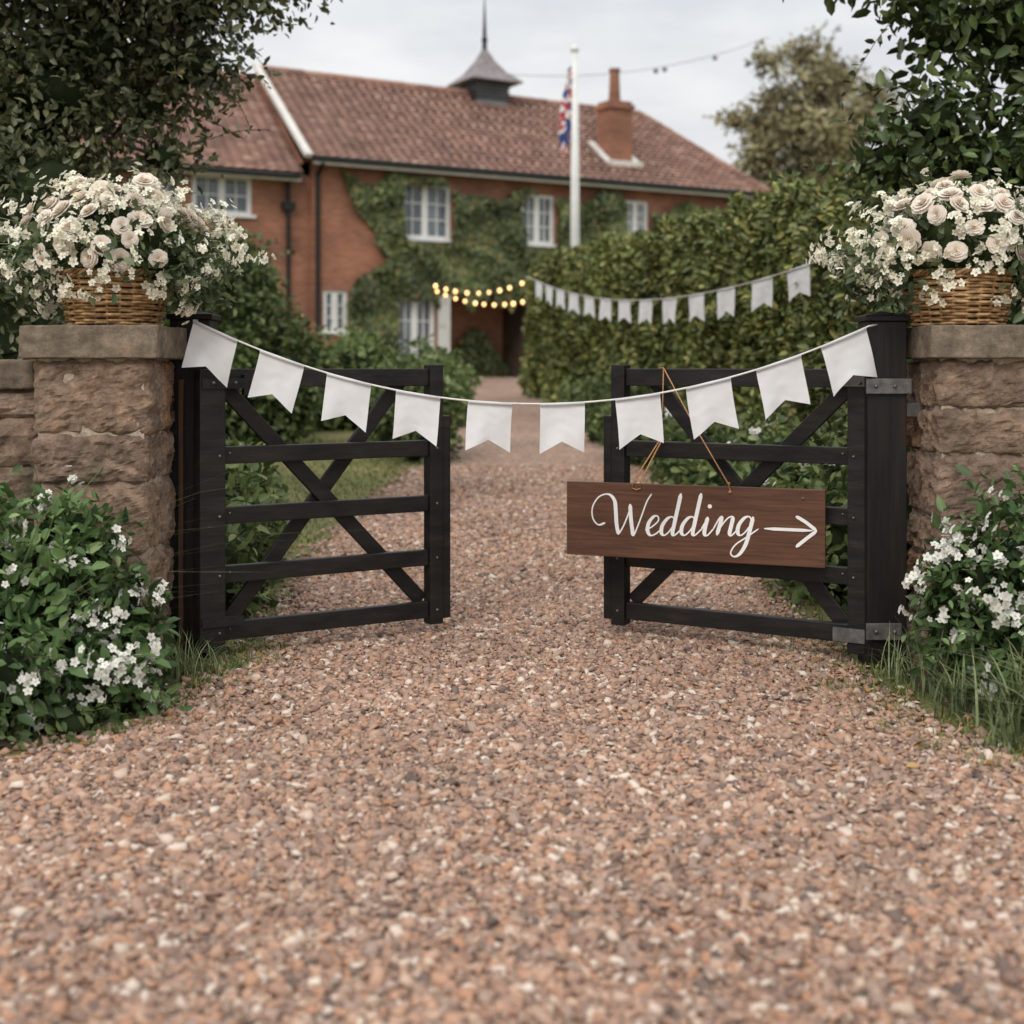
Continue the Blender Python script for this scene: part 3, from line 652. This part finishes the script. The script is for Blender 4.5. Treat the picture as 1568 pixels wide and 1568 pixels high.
def post(name,x0,x1,y0,y1,z1,left):
    par=empty(name); b=MB(); b.box(x0,x1,y0,y1,-.2,z1-.035)
    b.box(x0-.012,x1+.012,y0-.012,y1+.012,z1-.034,z1-.01)
    cx,cy=(x0+x1)/2,(y0+y1)/2; q=.012
    b.add([(x0-q,y0-q,z1-.01),(x1+q,y0-q,z1-.01),(x1+q,y1+q,z1-.01),(x0-q,y1+q,z1-.01),(cx,cy,z1+.012)],[(0,1,4),(1,2,4),(2,3,4),(3,0,4)])
    b.out('post',M['blackpost'],par,bevel=.004)
    b=MB()
    if left:
        b.box(-1.478,-1.456,5.895,5.927,.0,1.24); b.out('brown_batten',M['brownwood'],par,bevel=.004)
        b=MB(); b.box(-1.56,-1.49,5.85,5.884,1.1,1.17); b.tube([(-1.54,5.84,1.05),(-1.54,5.84,1.26)],.014,8)
    else:
        b.box(x0-.01,x1+.015,y0-.02,y0-.004,1.18,1.245); b.box(x0-.01,x0+.14,y0-.02,y0-.004,.13,.2); b.box(x1,x1+.085,y0+.03,y0+.08,1.08,1.14)
        for xx in(x0+.03,x0+.11): b.sphere((xx,y0-.022,1.213),.009); b.sphere((xx,y0-.022,.165),.009)
    b.out('ironwork',M['iron'] if left else M['steel'],par,bevel=.002)
post('gate_post',-1.525,-1.345,5.93,6.1,1.54,True)
post('gate_post',1.522,1.69,5.70,5.87,1.525,False)

# ---------------------------------------------------------------- bunting
def bunting(name,p0,p1,sag,starts,wf,hflag,tails=()):
    par=empty(name); p0=Vector(p0);p1=Vector(p1)
    def at(t):
        q=p0.lerp(p1,t); q.z-=4*sag*t*(1-t); return q
    b=MB(); pts=[at(i/60) for i in range(61)]
    if tails: pts=[Vector(tails[0])]+pts+[Vector(tails[1])]
    b.tube(pts,.0042,6); b.out('string',M['string'],par,smooth=True)
    b=MB()
    for k,s in enumerate(starts):
        A=at(s);Bq=at(min(1,s+wf)); e=Bq-A; ang=math.atan2(e.z,math.hypot(e.x,e.y))*.62+random.uniform(-.03,.03)
        hd=Vector((e.x,e.y,0)).normalized(); dn=Vector((0,0,-1))*math.cos(ang)+hd*math.sin(ang)
        nr=hd.cross(Vector((0,0,1))).normalized(); GU,GV=16,18; v=[];f=[]
        ph=random.uniform(0,6.3); amp=random.uniform(.006,.014); tw=random.uniform(-.02,.02); hh=hflag*random.uniform(.96,1.04)
        for j in range(GV+1):
            for i in range(GU+1):
                u=i/GU; q=j/GV
                pt=A.lerp(Bq,u)+dn*(q*hh*(1-.24*(1-abs(2*u-1)))) 
                wr=.0016*noise.noise(Vector((u*5+k*9,q*6,s*7)))*1.5
                pt=pt+nr*(-.004+q*(amp*math.sin(u*5+ph+q*2.3)+tw*(u-.5)*2+.004*math.sin(u*13+ph))+wr)
                pt=pt+hd*(.02*hh*math.sin(q*2.5+ph)*q)
                v.append(pt)
        for j in range(GV):
            for i in range(GU):
                a=j*(GU+1)+i; f.append((a,a+1,a+GU+2,a+GU+1))
        b.add(v,f)
        b.beam(A+Vector((0,0,-.003)),Bq+Vector((0,0,-.003)),.012,.012)
    b.out('pennants',M['cloth'],par,smooth=True)
bunting('bunting',(-1.372,5.74,1.495),(1.515,5.66,1.468),.345,[.0,.1,.2,.303,.41,.517,.628,.732,.835,.93],.066,.214,((-1.40,5.93,1.50),(1.56,5.695,1.475)))
bunting('bunting',(.275,20,2.62),(2.45,10.5,2.14),.33,[.03,.09,.155,.225,.30,.375,.45,.53,.61,.69,.77,.855,.93],.045,.27,((.2,20.8,2.7),(2.75,10.0,2.3)))

# ---------------------------------------------------------------- sign
sp0=Vector((.26,6.25,0)); sp1=Vector((1.369,5.815,0)); SL=(sp1-sp0).length
SG=empty('wedding_sign',((sp0.x+sp1.x)/2,(sp0.y+sp1.y)/2,.588),math.atan2(sp1.y-sp0.y,sp1.x-sp0.x))
b=MB(); b.box(-SL/2,SL/2,-.011,.011,-.171,.171); b.out('board',M['sign'],SG,bevel=.003)
K=SL/394
def cr_spline(pts,step=10):
    P=[np.array(p,float) for p in pts]; P=[2*P[0]-P[1]]+P+[2*P[-1]-P[-2]]; out=[]
    for i in range(1,len(P)-2):
        for k in range(step):
            t=k/step; a,b_,c,d=P[i-1],P[i],P[i+1],P[i+2]
            out.append(.5*((2*b_)+(-a+c)*t+(2*a-5*b_+4*c-d)*t*t+(-a+3*b_-3*c+d)*t**3))
    out.append(P[-2]); return np.array(out)
strokes=[]
def letter(ox,sts,sc=1.0,sl=0.0):
    for s in sts: strokes.append([(ox+(x+sl*y)*sc,y*sc) for x,y in s])
letter(0,[[(22,20),(10,17),(1,28),(1,46),(12,62),(28,66),(38,56),(40,38),(41,18),(44,1)],[(44,1),(52,14),(60,32),(66,48)],[(64,50),(65,28),(67,10),(69,0),(76,14),(84,34),(92,54),(100,66)]],.95)
sl=.22
letter(84,[[(-2,8),(8,13),(16,22),(14,29),(8,29),(2,20),(2,8),(8,0),(16,2),(26,12)]],.98,sl)
dS=[[(19,22),(14,28),(7,26),(1,16),(1,5),(6,0),(12,4),(19,16)],[(20,64),(19.5,40),(19,16),(19,4),(23,0),(33,11)]]
letter(107,dS,.98,sl); letter(138,dS,.98,sl)
letter(170,[[(-2,8),(5,26)],[(5,28),(4,12),(5,2),(10,0),(18,11)]],.98,sl)
letter(189,[[(-3,8),(3,24),(6,28),(7,22),(5,0)],[(5,2),(10,16),(18,27),(24,26),(24,12),(24,3),(28,0),(36,11)]],.98,sl)
letter(223,[[(19,22),(14,28),(7,26),(1,16),(1,5),(6,0),(12,4),(19,16)],[(20,28),(19,6),(17,-14),(11,-28),(3,-32),(-3,-26),(2,-14),(16,-3),(32,10)]],.98,sl)
rot=math.radians(2.6); b=MB(); lay=[0]
def ribbon(P,wd):
    T=np.gradient(P,axis=0); T=T/np.maximum(np.linalg.norm(T,axis=1,keepdims=True),1e-6)
    nb=np.stack([-T[:,1],T[:,0]],1); n=len(P); v=[];f=[]
    dn=np.clip(-T[:,1],0,1); W=wd[0]+(wd[1]-wd[0])*dn**1.3
    kk=np.ones(5)/5; W=np.convolve(np.pad(W,2,mode='edge'),kk,'valid')
    e=np.minimum(1,np.minimum(np.arange(n),np.arange(n)[::-1])/3+.35); W=W*e
    for i in range(n):
        lay[0]+=1
        for s in(-1,1):
            q=P[i]+nb[i]*s*W[i]/2; v.append(((q[0]-197)*K,-.0118-lay[0]*1.2e-6,(q[1])*K))
        if i: f.append((2*i-2,2*i-1,2*i+1,2*i))
    b.add(v,f)
def place(p): x,y=p; return (42+x*math.cos(rot)-y*math.sin(rot)*.3, -25+ x*math.sin(rot)+y)
for s in strokes: ribbon(cr_spline([place(q) for q in s]),(2.2,6.0))
def disc(c,r):
    lay[0]+=5; n=14; b.add([((c[0]-197+r*math.cos(6.283*i/n))*K,-.0118-lay[0]*1.2e-6,(c[1]+r*math.sin(6.283*i/n))*K) for i in range(n)],[tuple(range(n))])
disc(place((184,43)),3.2)
ribbon(np.array([(306+i*7.0,-3.0) for i in range(11)]),(4.6,4.6))
ribbon(cr_spline([(352,17),(366,9),(382,-3)]),(5,5)); ribbon(cr_spline([(382,-3),(366,-16),(352,-28)]),(5,5))
b.out('painted_lettering_and_arrow',M['paint'],SG)
b=MB()
def sgp(lx,lz,off=-.016):
    a=SG.rotation_euler[2]; c,s=math.cos(a),math.sin(a); return Vector((SG.location.x+c*lx-s*off,SG.location.y+s*lx+c*off,SG.location.z+lz))
topR=Vector((.71,6.245,1.29))
b.tube([sgp(.178,.15),sgp(.172,.18),topR.lerp(sgp(.17,.18),.5)+Vector((0,0,-.01)),topR,Vector((.70,6.31,1.29)),Vector((.70,6.31,1.2))],.0033,6)
r2=Vector((.69,6.24,.948))
b.tube([sgp(-.275,.15),sgp(-.27,.18),r2,Vector((.70,6.30,.95))],.0033,6); b.tube([sgp(-.235,.15),sgp(-.238,.18),r2+Vector((.01,0,0)),Vector((.72,6.30,.95))],.0033,6)
b.tube([sgp(-.275,.15),sgp(-.255,.142),sgp(-.235,.15)],.0033,6)
b.tube([r2,Vector((.705,6.235,1.1)),topR],.003,6)
b.sphere(sgp(.178,.148),.008); b.sphere(sgp(.172,.185),.007); b.sphere(sgp(-.255,.185),.006)
o=b.out('hanging_twine',M['twine'],None,smooth=True)
o.parent=SG; o.matrix_parent_inverse=(Matrix.Translation(SG.location)@Matrix.Rotation(SG.rotation_euler[2],4,'Z')).inverted()
b=MB(); b.sphere((.5,-.012,.13),.006); b.out('nail_head',M['steel'],SG)

# ---------------------------------------------------------------- baskets of flowers
def petal_template(rings):
    v=[];f=[];m=[]
    for (npz,rb,rt,h,ph,mi) in rings:
        for k in range(npz):
            a0=ph+2*math.pi*k/npz; wdt=2*math.pi/npz*1.5; b0=len(v); GU,GV=4,4
            for j in range(GV+1):
                for i in range(GU+1):
                    u=-1+2*i/GU; q=j/GV; vv=q*(1-.2*u*u)
                    an=a0+u*wdt/2*(.55+.45*math.sin(q*math.pi*.6)); r=rb+(rt-rb)*vv**1.4+.05*u*.5+(.07 if q>.9 else 0)
                    v.append((r*math.cos(an),r*math.sin(an),h*vv-(.05 if q>.9 else 0)))
            for j in range(GV):
                for i in range(GU):
                    q=b0+j*(GU+1)+i; f.append((q,q+1,q+GU+2,q+GU+1)); m.append(mi)
    return np.array(v),f,m
ROSE=petal_template([(3,.04,.12,.70,.2,1),(4,.08,.26,.74,.9,0),(5,.1,.44,.72,.3,0),(6,.12,.66,.62,1.1,0),(7,.14,.88,.46,.5,0),(7,.14,1.0,.2,.1,0)])
def flower5(np_=5,w=.42):
    v=[];f=[];m=[]
    for k in range(np_):
        a=2*math.pi*k/np_; c,s=math.cos(a),math.sin(a); b0=len(v)
        for r,t,z in((.08,0,0),(.55,w,.18),(1,w*.55,.12),(1.05,0,.1),(1,-w*.55,.12),(.55,-w,.18)):
            v.append((r*c-t*s,r*s+t*c,z))
        f+=[(b0,b0+1,b0+2,b0+3),(b0,b0+3,b0+4,b0+5)]; m+=[0,0]
    b0=len(v)
    for k in range(6): v.append((.18*math.cos(k*1.047),.18*math.sin(k*1.047),.14))
    f.append(tuple(b0+k for k in range(6))); m.append(1)
    return np.array(v),f,m
FL=flower5()
M['lining']=plain('dark_lining',(.05,.03,.015),.9,.2,10)
def basket(name,cx,cy,z0,xoff):
    par=empty(name,(cx,cy,z0)); b=MB(); rows=17; H0=.215
    for r in range(rows):
        z=.008+H0*r/rows; R=.185+.045*(z/H0)**.9
        pts=[((R+.006*math.cos(12*th+math.pi*r))*math.cos(th),(R+.006*math.cos(12*th+math.pi*r))*math.sin(th),z+.003*math.sin(r*3+th*3)) for th in [2*math.pi*i/96 for i in range(96)]]
        b.tube(pts,.0066,6,closed=True)
    for k in range(24):
        th=2*math.pi*(k+.5)/24; b.tube([(.182*math.cos(th),.182*math.sin(th),0),(.228*math.cos(th),.228*math.sin(th),H0)],.0055,5)
    for ph in(0,2.1,4.2):
        pts=[]
        for i in range(120):
            th=2*math.pi*i/120; R=.232+.009*math.cos(16*th+ph); pts.append((R*math.cos(th),R*math.sin(th),H0+.004+.009*math.sin(16*th+ph)))
        b.tube(pts,.0075,6,closed=True)
    b.out('woven_basket',M['wicker'],par,smooth=True)
    b=MB(); b.tube([(0,0,.003),(0,0,H0*.9)],[.176,.215],24); b.out('basket_lining',M['lining'],par)
    zc=.30
    p,d,n,s=blob_leaves([(xoff,0,zc,.34,.28,.25),(xoff-.29,0,zc-.07,.22,.2,.16),(xoff+.29,0,zc-.07,.22,.2,.16)],2600,.052,shell=(.6,1.1)); k=(p[:,2]>.2)|((p[:,2]>.08)&(np.hypot(p[:,0],p[:,1])>.26)) 
    scatter('arrangement_leaves',LEAF_V,LEAF_F,p[k],basis_dir(d[k],n[k]),s[k],M['leaf_sage'],parent=par)
    cb=MB(); cb.sphere((xoff*.5,0,zc),(.28,.22,.2),16,10,wob=.1); cb.out('dark_leaf_core',M['core_mid'],par,smooth=True)  # added dark green filler ball; shade between the leaves painted as colour
    pts=[];tries=0
    while len(pts)<84 and tries<14000:
        tries+=1; q=rdir(1)[0]
        if q[2]<-.15: continue
        lump=1+.10*math.sin(q[0]*7+cx)*math.cos(q[2]*6)+rng.normal(0,.025)
        P_=np.array([xoff+q[0]*.37*lump,q[1]*.30*lump,zc+q[2]*.32*lump])
        if all(np.linalg.norm(P_-x[0])>.070 for x in pts): pts.append((P_,q))
    P_=np.array([x[0] for x in pts]); Q=np.array([x[1] for x in pts]); n=len(P_)
    keep=rng.uniform(size=n)<np.where(np.abs(Q[:,0])>.8,.45,.78); P_=P_[keep];Q=Q[keep];n=len(P_)
    scatter('roses',ROSE[0]-np.array([0,0,.25]),ROSE[1],P_,basis(Q+rng.normal(0,.25,(n,3)),rng.uniform(0,6,n)),rng.uniform(.034,.054,n),[M['rose'],M['rosecore']],tm=ROSE[2],jitter=.014,smooth=True,parent=par)
    st=MB(); FP_=[];FQ=[];FS=[]
    for i in range(290):
        q=rdir(1)[0]; q[2]=q[2]*.75+.1
        if q[2]<-.5: continue
        side=abs(q[0]); R=np.array([.40+.17*side**2,.33,.385])*rng.uniform(.8,1.12)
        c0=np.array([xoff,0,zc-.02]); tip=c0+q*R
        if tip[2]<.04 : continue
        if tip[2]<.20 and math.hypot(tip[0],tip[1])<.26: continue
        st.tube([c0+q*R*.5,c0+q*R*.8+np.array([0,0,.015]),tip],.0018,3,cap=False)
        for k in range(random.choice([4,5,6,7,8])):
            o=rng.normal(0,.021,3); FP_.append(tip+o); FQ.append(q+rng.normal(0,.5,3)); FS.append(rng.uniform(.011,.021))
    st.out('filler_stems',M['leaf_sage'],par)
    FP_=np.array(FP_);n=len(FP_)
    scatter('filler_blossom',FL[0]*np.array([1,1,2.4]),FL[1],FP_,basis(np.array(FQ),rng.uniform(0,6,n)),np.array(FS),[M['cream'],M['pollen']],tm=FL[2],parent=par)
basket('flower_basket',-1.70,5.70,1.469,.0); basket('flower_basket',1.905,5.70,1.469,.02)

# ---------------------------------------------------------------- blades
def blades(name,P,Hh,lean,wd,mat,parent=None,seg=4):
    n=len(P); az=rng.uniform(0,6.283,n); d=np.stack([np.cos(az),np.sin(az),np.zeros(n)],1); s=np.stack([-np.sin(az),np.cos(az),np.zeros(n)],1)
    V=np.zeros((n,2*seg+1,3))
    for k in range(seg+1):
        t=k/seg; c=P+d*(lean*Hh*t**2)[:,None]; c[:,2]=P[:,2]+Hh*(t-.35*np.minimum(lean,1.2)*t**2.5)
        if k<seg:
            w_=(wd*(1-t)**.6)[:,None] if k else wd[:,None]*.8
            V[:,2*k]=c-s*w_; V[:,2*k+1]=c+s*w_
        else: V[:,2*seg]=c
    tf=[(2*k,2*k+1,2*k+3,2*k+2) for k in range(seg-1)]+[(2*seg-2,2*seg-1,2*seg)]
    flat=np.array([i for f in tf for i in f]); cnt=[len(f) for f in tf]
    F=(flat[None]+np.arange(n)[:,None]*(2*seg+1)).ravel()
    return mesh_np(name,V.reshape(-1,3),F,np.tile(cnt,n),mat,parent=parent)
n=50000; x=rng.uniform(-6,5,n); y=rng.uniform(5.9,17,n)
fz=rng.normal(0,.06,n); k=((x<dl(y)+fz)|(x>dr(y)-fz))&(np.abs(x)<.42*y+.3); x=x[k];y=y[k];n=len(x)
blades('lawn_grass',np.stack([x,y,gz(y)],1),rng.uniform(.025,.06,n),rng.uniform(.2,.9,n),np.full(n,.0035)*(1+(y>9)*.8),M['grassblade'],seg=3)
def tufts(name,spots,mat):
    P=[];Hh=[];Ln=[];Wd=[]
    for (cx,cy,r,h,c,wd) in spots:
        a=rng.normal(0,r,(c,2)); P.append(np.stack([cx+a[:,0],cy+a[:,1],np.full(c,float(gz(cy)))],1)); Hh.append(h*rng.uniform(.4,1.2,c)); Ln.append(rng.uniform(.15,1.3,c)); Wd.append(np.full(c,wd)*rng.uniform(.7,1.3,c))
    return blades(name,np.concatenate(P),np.concatenate(Hh),np.concatenate(Ln),np.concatenate(Wd),mat,seg=5)
tufts('tall_grass',[(-1.40,5.55,.05,.24,80,.003),(-1.3,5.62,.06,.18,60,.003),(-1.2,5.7,.06,.08,80,.003),(-2.0,5.15,.07,1.15,100,.006),(-1.85,5.3,.06,1.0,50,.006),(-2.1,4.9,.08,.95,70,.006),
   (1.6,5.5,.04,.22,60,.003),(1.72,5.2,.06,.30,90,.0045),(1.80,4.75,.07,.34,130,.0055),(1.98,4.6,.07,.40,130,.0055),(1.85,4.38,.06,.27,90,.005),(2.05,4.9,.1,.5,150,.005),(1.66,4.95,.05,.24,60,.004),(1.68,4.5,.04,.18,50,.004),(-2.0,4.6,.1,.25,120,.004),(-1.75,4.75,.08,.15,80,.003)],M['tallgrass'])
sp=[]
for i in range(80):
    yv=random.uniform(4.5,6.2); xl=float(dl(yv))-random.uniform(-.12,.1); sp.append((xl,yv,.03,random.uniform(.02,.06),22,.0028))
    yv=random.uniform(4.2,6.6); xr=float(dr(yv))+random.uniform(-.22,.16); sp.append((xr,yv,.05,random.uniform(.02,.07),24,.0028))
for i in range(60):
    yv=random.uniform(4.2,6.5); sp.append((float(dr(yv))-random.uniform(.05,.5),yv,.03,.02,8,.0025)); sp.append((float(dl(yv))+random.uniform(.05,.4),yv,.02,.02,6,.0025))
tufts('verge_grass',sp,M['grassblade'])

# ---------------------------------------------------------------- foreground flowering shrubs
def flowering(name,blobs,total,leaf,nf,fr,seedmat,zmin=.01,face=(0,-.8,.4)):
    par=foliage(name,blobs,total,leaf,seedmat,core=.6,coremat=M['core'],zmin=zmin,shell=(.55,1.1),spread=.6,spr=int(nf*.5),sprlen=.16,face=face)
    B=np.array(blobs); P=[];Q=[];Sx=[]
    for i in range(nf):
        j=rng.integers(len(B)); d=nrm((rng.normal(size=3)+np.array(face))[None])[0]; c=B[j,:3]+d*B[j,3:]*rng.uniform(1.0,1.25)
        if c[2]<.06: continue
        for k in range(rng.integers(4,12)):
            P.append(c+rng.normal(0,.024,3)); Q.append(d+rng.normal(0,.45,3)); Sx.append(fr*rng.uniform(.7,1.2))
    P=np.array(P);n=len(P)
    scatter('blossoms',FL[0],FL[1],P,basis(np.array(Q),rng.uniform(0,6,n)),np.array(Sx),[M['petal'],M['pollen']],tm=FL[2],parent=par)
flowering('white_flowering_shrub',[(-1.78,5.12,.34,.30,.24,.34),(-1.5,5.12,.22,.17,.18,.26),(-2.1,5.1,.42,.35,.28,.44),(-1.5,4.9,.12,.18,.16,.15),(-1.85,4.75,.15,.28,.2,.2),(-1.75,5.25,.6,.2,.15,.2)],4600,.066,90,.017,M['leaf_fresh'])
flowering('white_flowering_shrub',[(1.88,5.15,.42,.24,.2,.34),(2.1,5.1,.46,.3,.25,.44),(1.74,5.25,.32,.15,.13,.28),(2.2,4.85,.28,.25,.22,.3),(1.95,5.0,.2,.2,.16,.22)],4000,.06,95,.0175,M['leaf_fresh'])
foliage('ground_cover_plant',[(-1.58,4.72,.03,.20,.14,.08),(-1.38,4.98,.03,.12,.13,.07),(-1.9,4.52,.04,.25,.13,.1)],650,.05,M['leaf_mid'],core=.5)
foliage('border_shrub',[(-1.62,7.3,.3,.3,.4,.42),(-1.75,8.1,.35,.4,.4,.5),(-1.5,6.7,.2,.22,.25,.3),(-2.2,7.6,.5,.5,.6,.7)],4600,.09,M['leaf_mid'],core=.7,zmin=.01)
flowering('border_shrub',[(1.75,7.4,.3,.35,.4,.42),(2.1,8.0,.45,.45,.5,.6),(1.75,8.8,.4,.35,.5,.5),(1.75,10,.4,.4,.6,.5),(1.6,11.5,.45,.4,.7,.5),(2.4,7.2,.5,.5,.5,.6)],7500,.09,34,.022,M['leaf_mid'])
foliage('hedge_foot_shrub',[(1.45,14.5,.6,.4,.8,.5),(1.35,16.5,.65,.4,.8,.45),(1.25,18.5,.7,.4,.8,.4),(1.1,20.5,.7,.35,.8,.35)],5500,.11,M['leaf_mid'],core=.8)
foliage('garden_shrub',[(-.95,14.6,.7,.35,.5,.65),(-1.25,15.2,.65,.4,.5,.7)],2800,.1,M['leaf_mid'],core=.75)
foliage('garden_shrub',[(-1.3,19,.85,.6,.6,.7),(-2.1,18.6,.9,.7,.6,.75),(-3.0,18.3,.95,.7,.6,.85),(-3.9,18,1.0,.7,.6,1.0),(-1.0,20.5,.85,.4,.6,.55),(-2.4,20.8,.9,.8,.6,.85)],12000,.12,M['leaf_bright'],core=.8)
foliage('tall_garden_shrub',[(-3.15,15.6,1.3,.65,.7,1.1),(-3.3,15.8,2.2,.5,.6,.7),(-2.65,15.5,1.0,.4,.5,.7),(-4.2,15.5,1.6,.9,.7,1.4)],10000,.11,M['leaf_mid'],core=.8,spr=60)
foliage('laurel_shrub',[(-3.0,7.6,1.1,.75,.6,1.3),(-2.45,7.7,1.1,.45,.5,.9),(-2.7,7.7,2.1,.45,.5,.5),(-3.6,7.5,2,.8,.6,1.1)],12000,.07,M['leaf_left'],core=.78,spr=80)
foliage('laurel_shrub',[(3.0,7.7,1.2,.7,.6,1.3),(2.65,7.8,1.9,.45,.5,.7),(3.6,7.6,1.9,.8,.6,1.2),(2.55,7.6,1.0,.4,.4,.9)],11000,.085,M['leaf_dark'],core=.78,spr=70)

HP=np.array([(.42,26.2),(1.12,22),(1.88,17.8),(2.45,12.4),(2.75,9.6),(3.2,8.4)]); HT=np.array([3.3,3.15,3.02,2.86,2.78,2.7])
seg=np.linalg.norm(np.diff(HP,axis=0),axis=1); cum=np.concatenate([[0],np.cumsum(seg)]); TL=cum[-1]
def hp(s):
    x=np.interp(s,cum,HP[:,0]); y=np.interp(s,cum,HP[:,1]); x2=np.interp(s+.05,cum,HP[:,0]); y2=np.interp(s+.05,cum,HP[:,1]); x1=np.interp(s-.05,cum,HP[:,0]); y1=np.interp(s-.05,cum,HP[:,1])
    t=nrm(np.stack([x2-x1,y2-y1],1)); nl=np.stack([t[:,1],-t[:,0]],1)
    return x,y,nl,np.interp(s,cum,HT)
TH=1.3
HG=empty('clipped_hedge')
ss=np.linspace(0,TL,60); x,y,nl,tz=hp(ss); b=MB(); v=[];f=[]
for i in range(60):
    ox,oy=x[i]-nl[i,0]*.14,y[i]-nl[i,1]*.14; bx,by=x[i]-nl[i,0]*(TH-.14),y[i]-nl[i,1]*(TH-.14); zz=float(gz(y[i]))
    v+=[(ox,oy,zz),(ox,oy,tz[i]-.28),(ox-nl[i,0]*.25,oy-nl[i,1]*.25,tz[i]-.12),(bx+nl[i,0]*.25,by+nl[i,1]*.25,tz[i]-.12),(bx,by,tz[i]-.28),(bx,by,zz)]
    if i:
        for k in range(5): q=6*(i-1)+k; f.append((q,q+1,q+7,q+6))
f.append((0,1,2,3,4,5)); f.append(tuple(6*59+k for k in range(6))[::-1]); b.add(v,f); b.out('dark_shade_core',M['core_mid'],HG)  # added solid filler keeps the hedge opaque, its inner shade painted dark
n=95000; s=TL*(1-(1-rng.uniform(0,1,n))**.75)
x,y,nl,tz=hp(s); g0=gz(y)
hgt=tz-g0; per=hgt+TH; q=rng.uniform(0,1,n)*per
on_side=q<hgt
lum=.13*np.sin(s*2.7+q*1.9)*np.sin(q*3.3+s)+.08*np.sin(s*7.7+q*5)+.05*np.sin(s*13+1)*np.sin(q*11)+rng.uniform(-.12,.09,n)
z=np.where(on_side,g0+q,tz+lum*.9); rd=np.clip((z-(tz-.35))/.35,0,1)
inset=np.where(on_side,rd**2*.22,q-hgt)
outw=np.where(on_side,lum,0)
p=np.stack([x-nl[:,0]*inset+nl[:,0]*outw,y-nl[:,1]*inset+nl[:,1]*outw,np.where(on_side,z,z-.05)],1)
nn=np.where(on_side[:,None],np.stack([nl[:,0],nl[:,1],.4+rd],1),np.array([[0,0,1.]]))+rng.normal(0,.6,(n,3))
dd=rng.normal(0,1,(n,3))+np.where(on_side[:,None],np.stack([nl[:,0],nl[:,1],np.full(n,.2)],1),np.array([[0,0,1.]]))
ne=5000; pe=np.stack([HP[0,0]+rng.uniform(0,TH,ne),HP[0,1]+rng.uniform(-.1,.12,ne),rng.uniform(.7,3.3,ne)],1); ne2=4000
pe2=np.stack([HP[-1,0]+rng.uniform(-.05,TH,ne2),HP[-1,1]-.3+rng.uniform(-.15,.1,ne2),rng.uniform(0,2.65,ne2)],1)
allp=np.concatenate([p,pe,pe2]); alln=np.concatenate([nn,np.tile([[0,1.,0]],(ne,1))+rng.normal(0,.5,(ne,3)),np.tile([[0,-1.,0]],(ne2,1))+rng.normal(0,.5,(ne2,3))]); alld=np.concatenate([dd,rng.normal(0,1,(ne+ne2,3))])
scl=np.interp(allp[:,1],[8,26],[.08,.13])*rng.uniform(.6,1.25,len(allp))
scatter('hedge_leaves',LEAF_V,LEAF_F,allp,basis_dir(nrm(alld),nrm(alln)),scl,M['leaf_hedge'],parent=HG)

# trees
bl=cluster((-3.05,8.6,4.2),(1.5,1.2,1.45),60,.3,.5)+[(-2.05,8.5,3.6,.35,.35,.3),(-2.0,8.6,3.2,.3,.3,.24),(-2.35,8.5,2.95,.35,.3,.26),(-2.9,8.3,2.7,.5,.4,.38),(-3.4,8.2,2.5,.5,.4,.4),(-2.6,8.3,3.3,.45,.4,.35),(-3.1,8.2,3.1,.5,.4,.4),(-2.5,8.4,3.75,.45,.4,.35),(-2.75,8.3,2.4,.35,.3,.3),(-2.2,8.4,2.6,.28,.3,.2),(-1.8,8.5,3.85,.25,.3,.2)]
tree('garden_tree',(-4.2,9.3,0),(-3.6,9.1,4.4),bl,42000,.070,M['leaf_left'],r=.15,core=.4,spr=320,sprlen=.5,shell=(.35,1.2))
bl=cluster((3.75,8.1,4.4),(1.5,1.1,1.5),40,.35,.6)+[(2.2,8.0,3.85,.35,.35,.28),(1.95,8,3.75,.25,.3,.2),(2.6,7.9,3.3,.35,.35,.3),(2.5,7.9,2.75,.32,.35,.28),(2.85,7.8,2.5,.4,.4,.35),(3.3,7.8,2.8,.5,.5,.4),(3.0,7.9,3.3,.5,.4,.4),(2.25,7.9,2.55,.2,.25,.15),(2.35,7.9,3.55,.25,.25,.2)]
tree('broadleaf_tree',(4.3,8.9,0),(4.0,8.6,4.6),bl,23000,.105,M['leaf_dark'],r=.18,core=.45,spr=190,sprlen=.42,shell=(.4,1.15))
bl=cluster((10.6,45,8.9),(3.2,2.2,3.3),46,.45,.95)+[(7.6,45,9.6,.6,.6,.35),(8.2,45,8.0,.7,.6,.4),(8.6,44.8,11.6,.6,.6,.5),(9.3,45,7.4,1.0,.8,.7),(9.6,45,9.2,1.0,.8,.7)]
tree('distant_tree',(10.9,45,1.0),(10.8,45,10.5),bl,19000,.24,M['leaf_olive'],r=.3,core=0,spr=150,sprlen=1.1,shell=(.1,1.25))
bl=[]
for i in range(26): bl.append((-34+i*3.0+random.uniform(-1,1),62+random.uniform(-4,4),3.4+random.uniform(-1,1),2.6,2.2,3.2+random.uniform(-.5,.8)))
foliage('background_trees',bl,18000,.5,M['leaf_mid'],core=.85)
print('done')
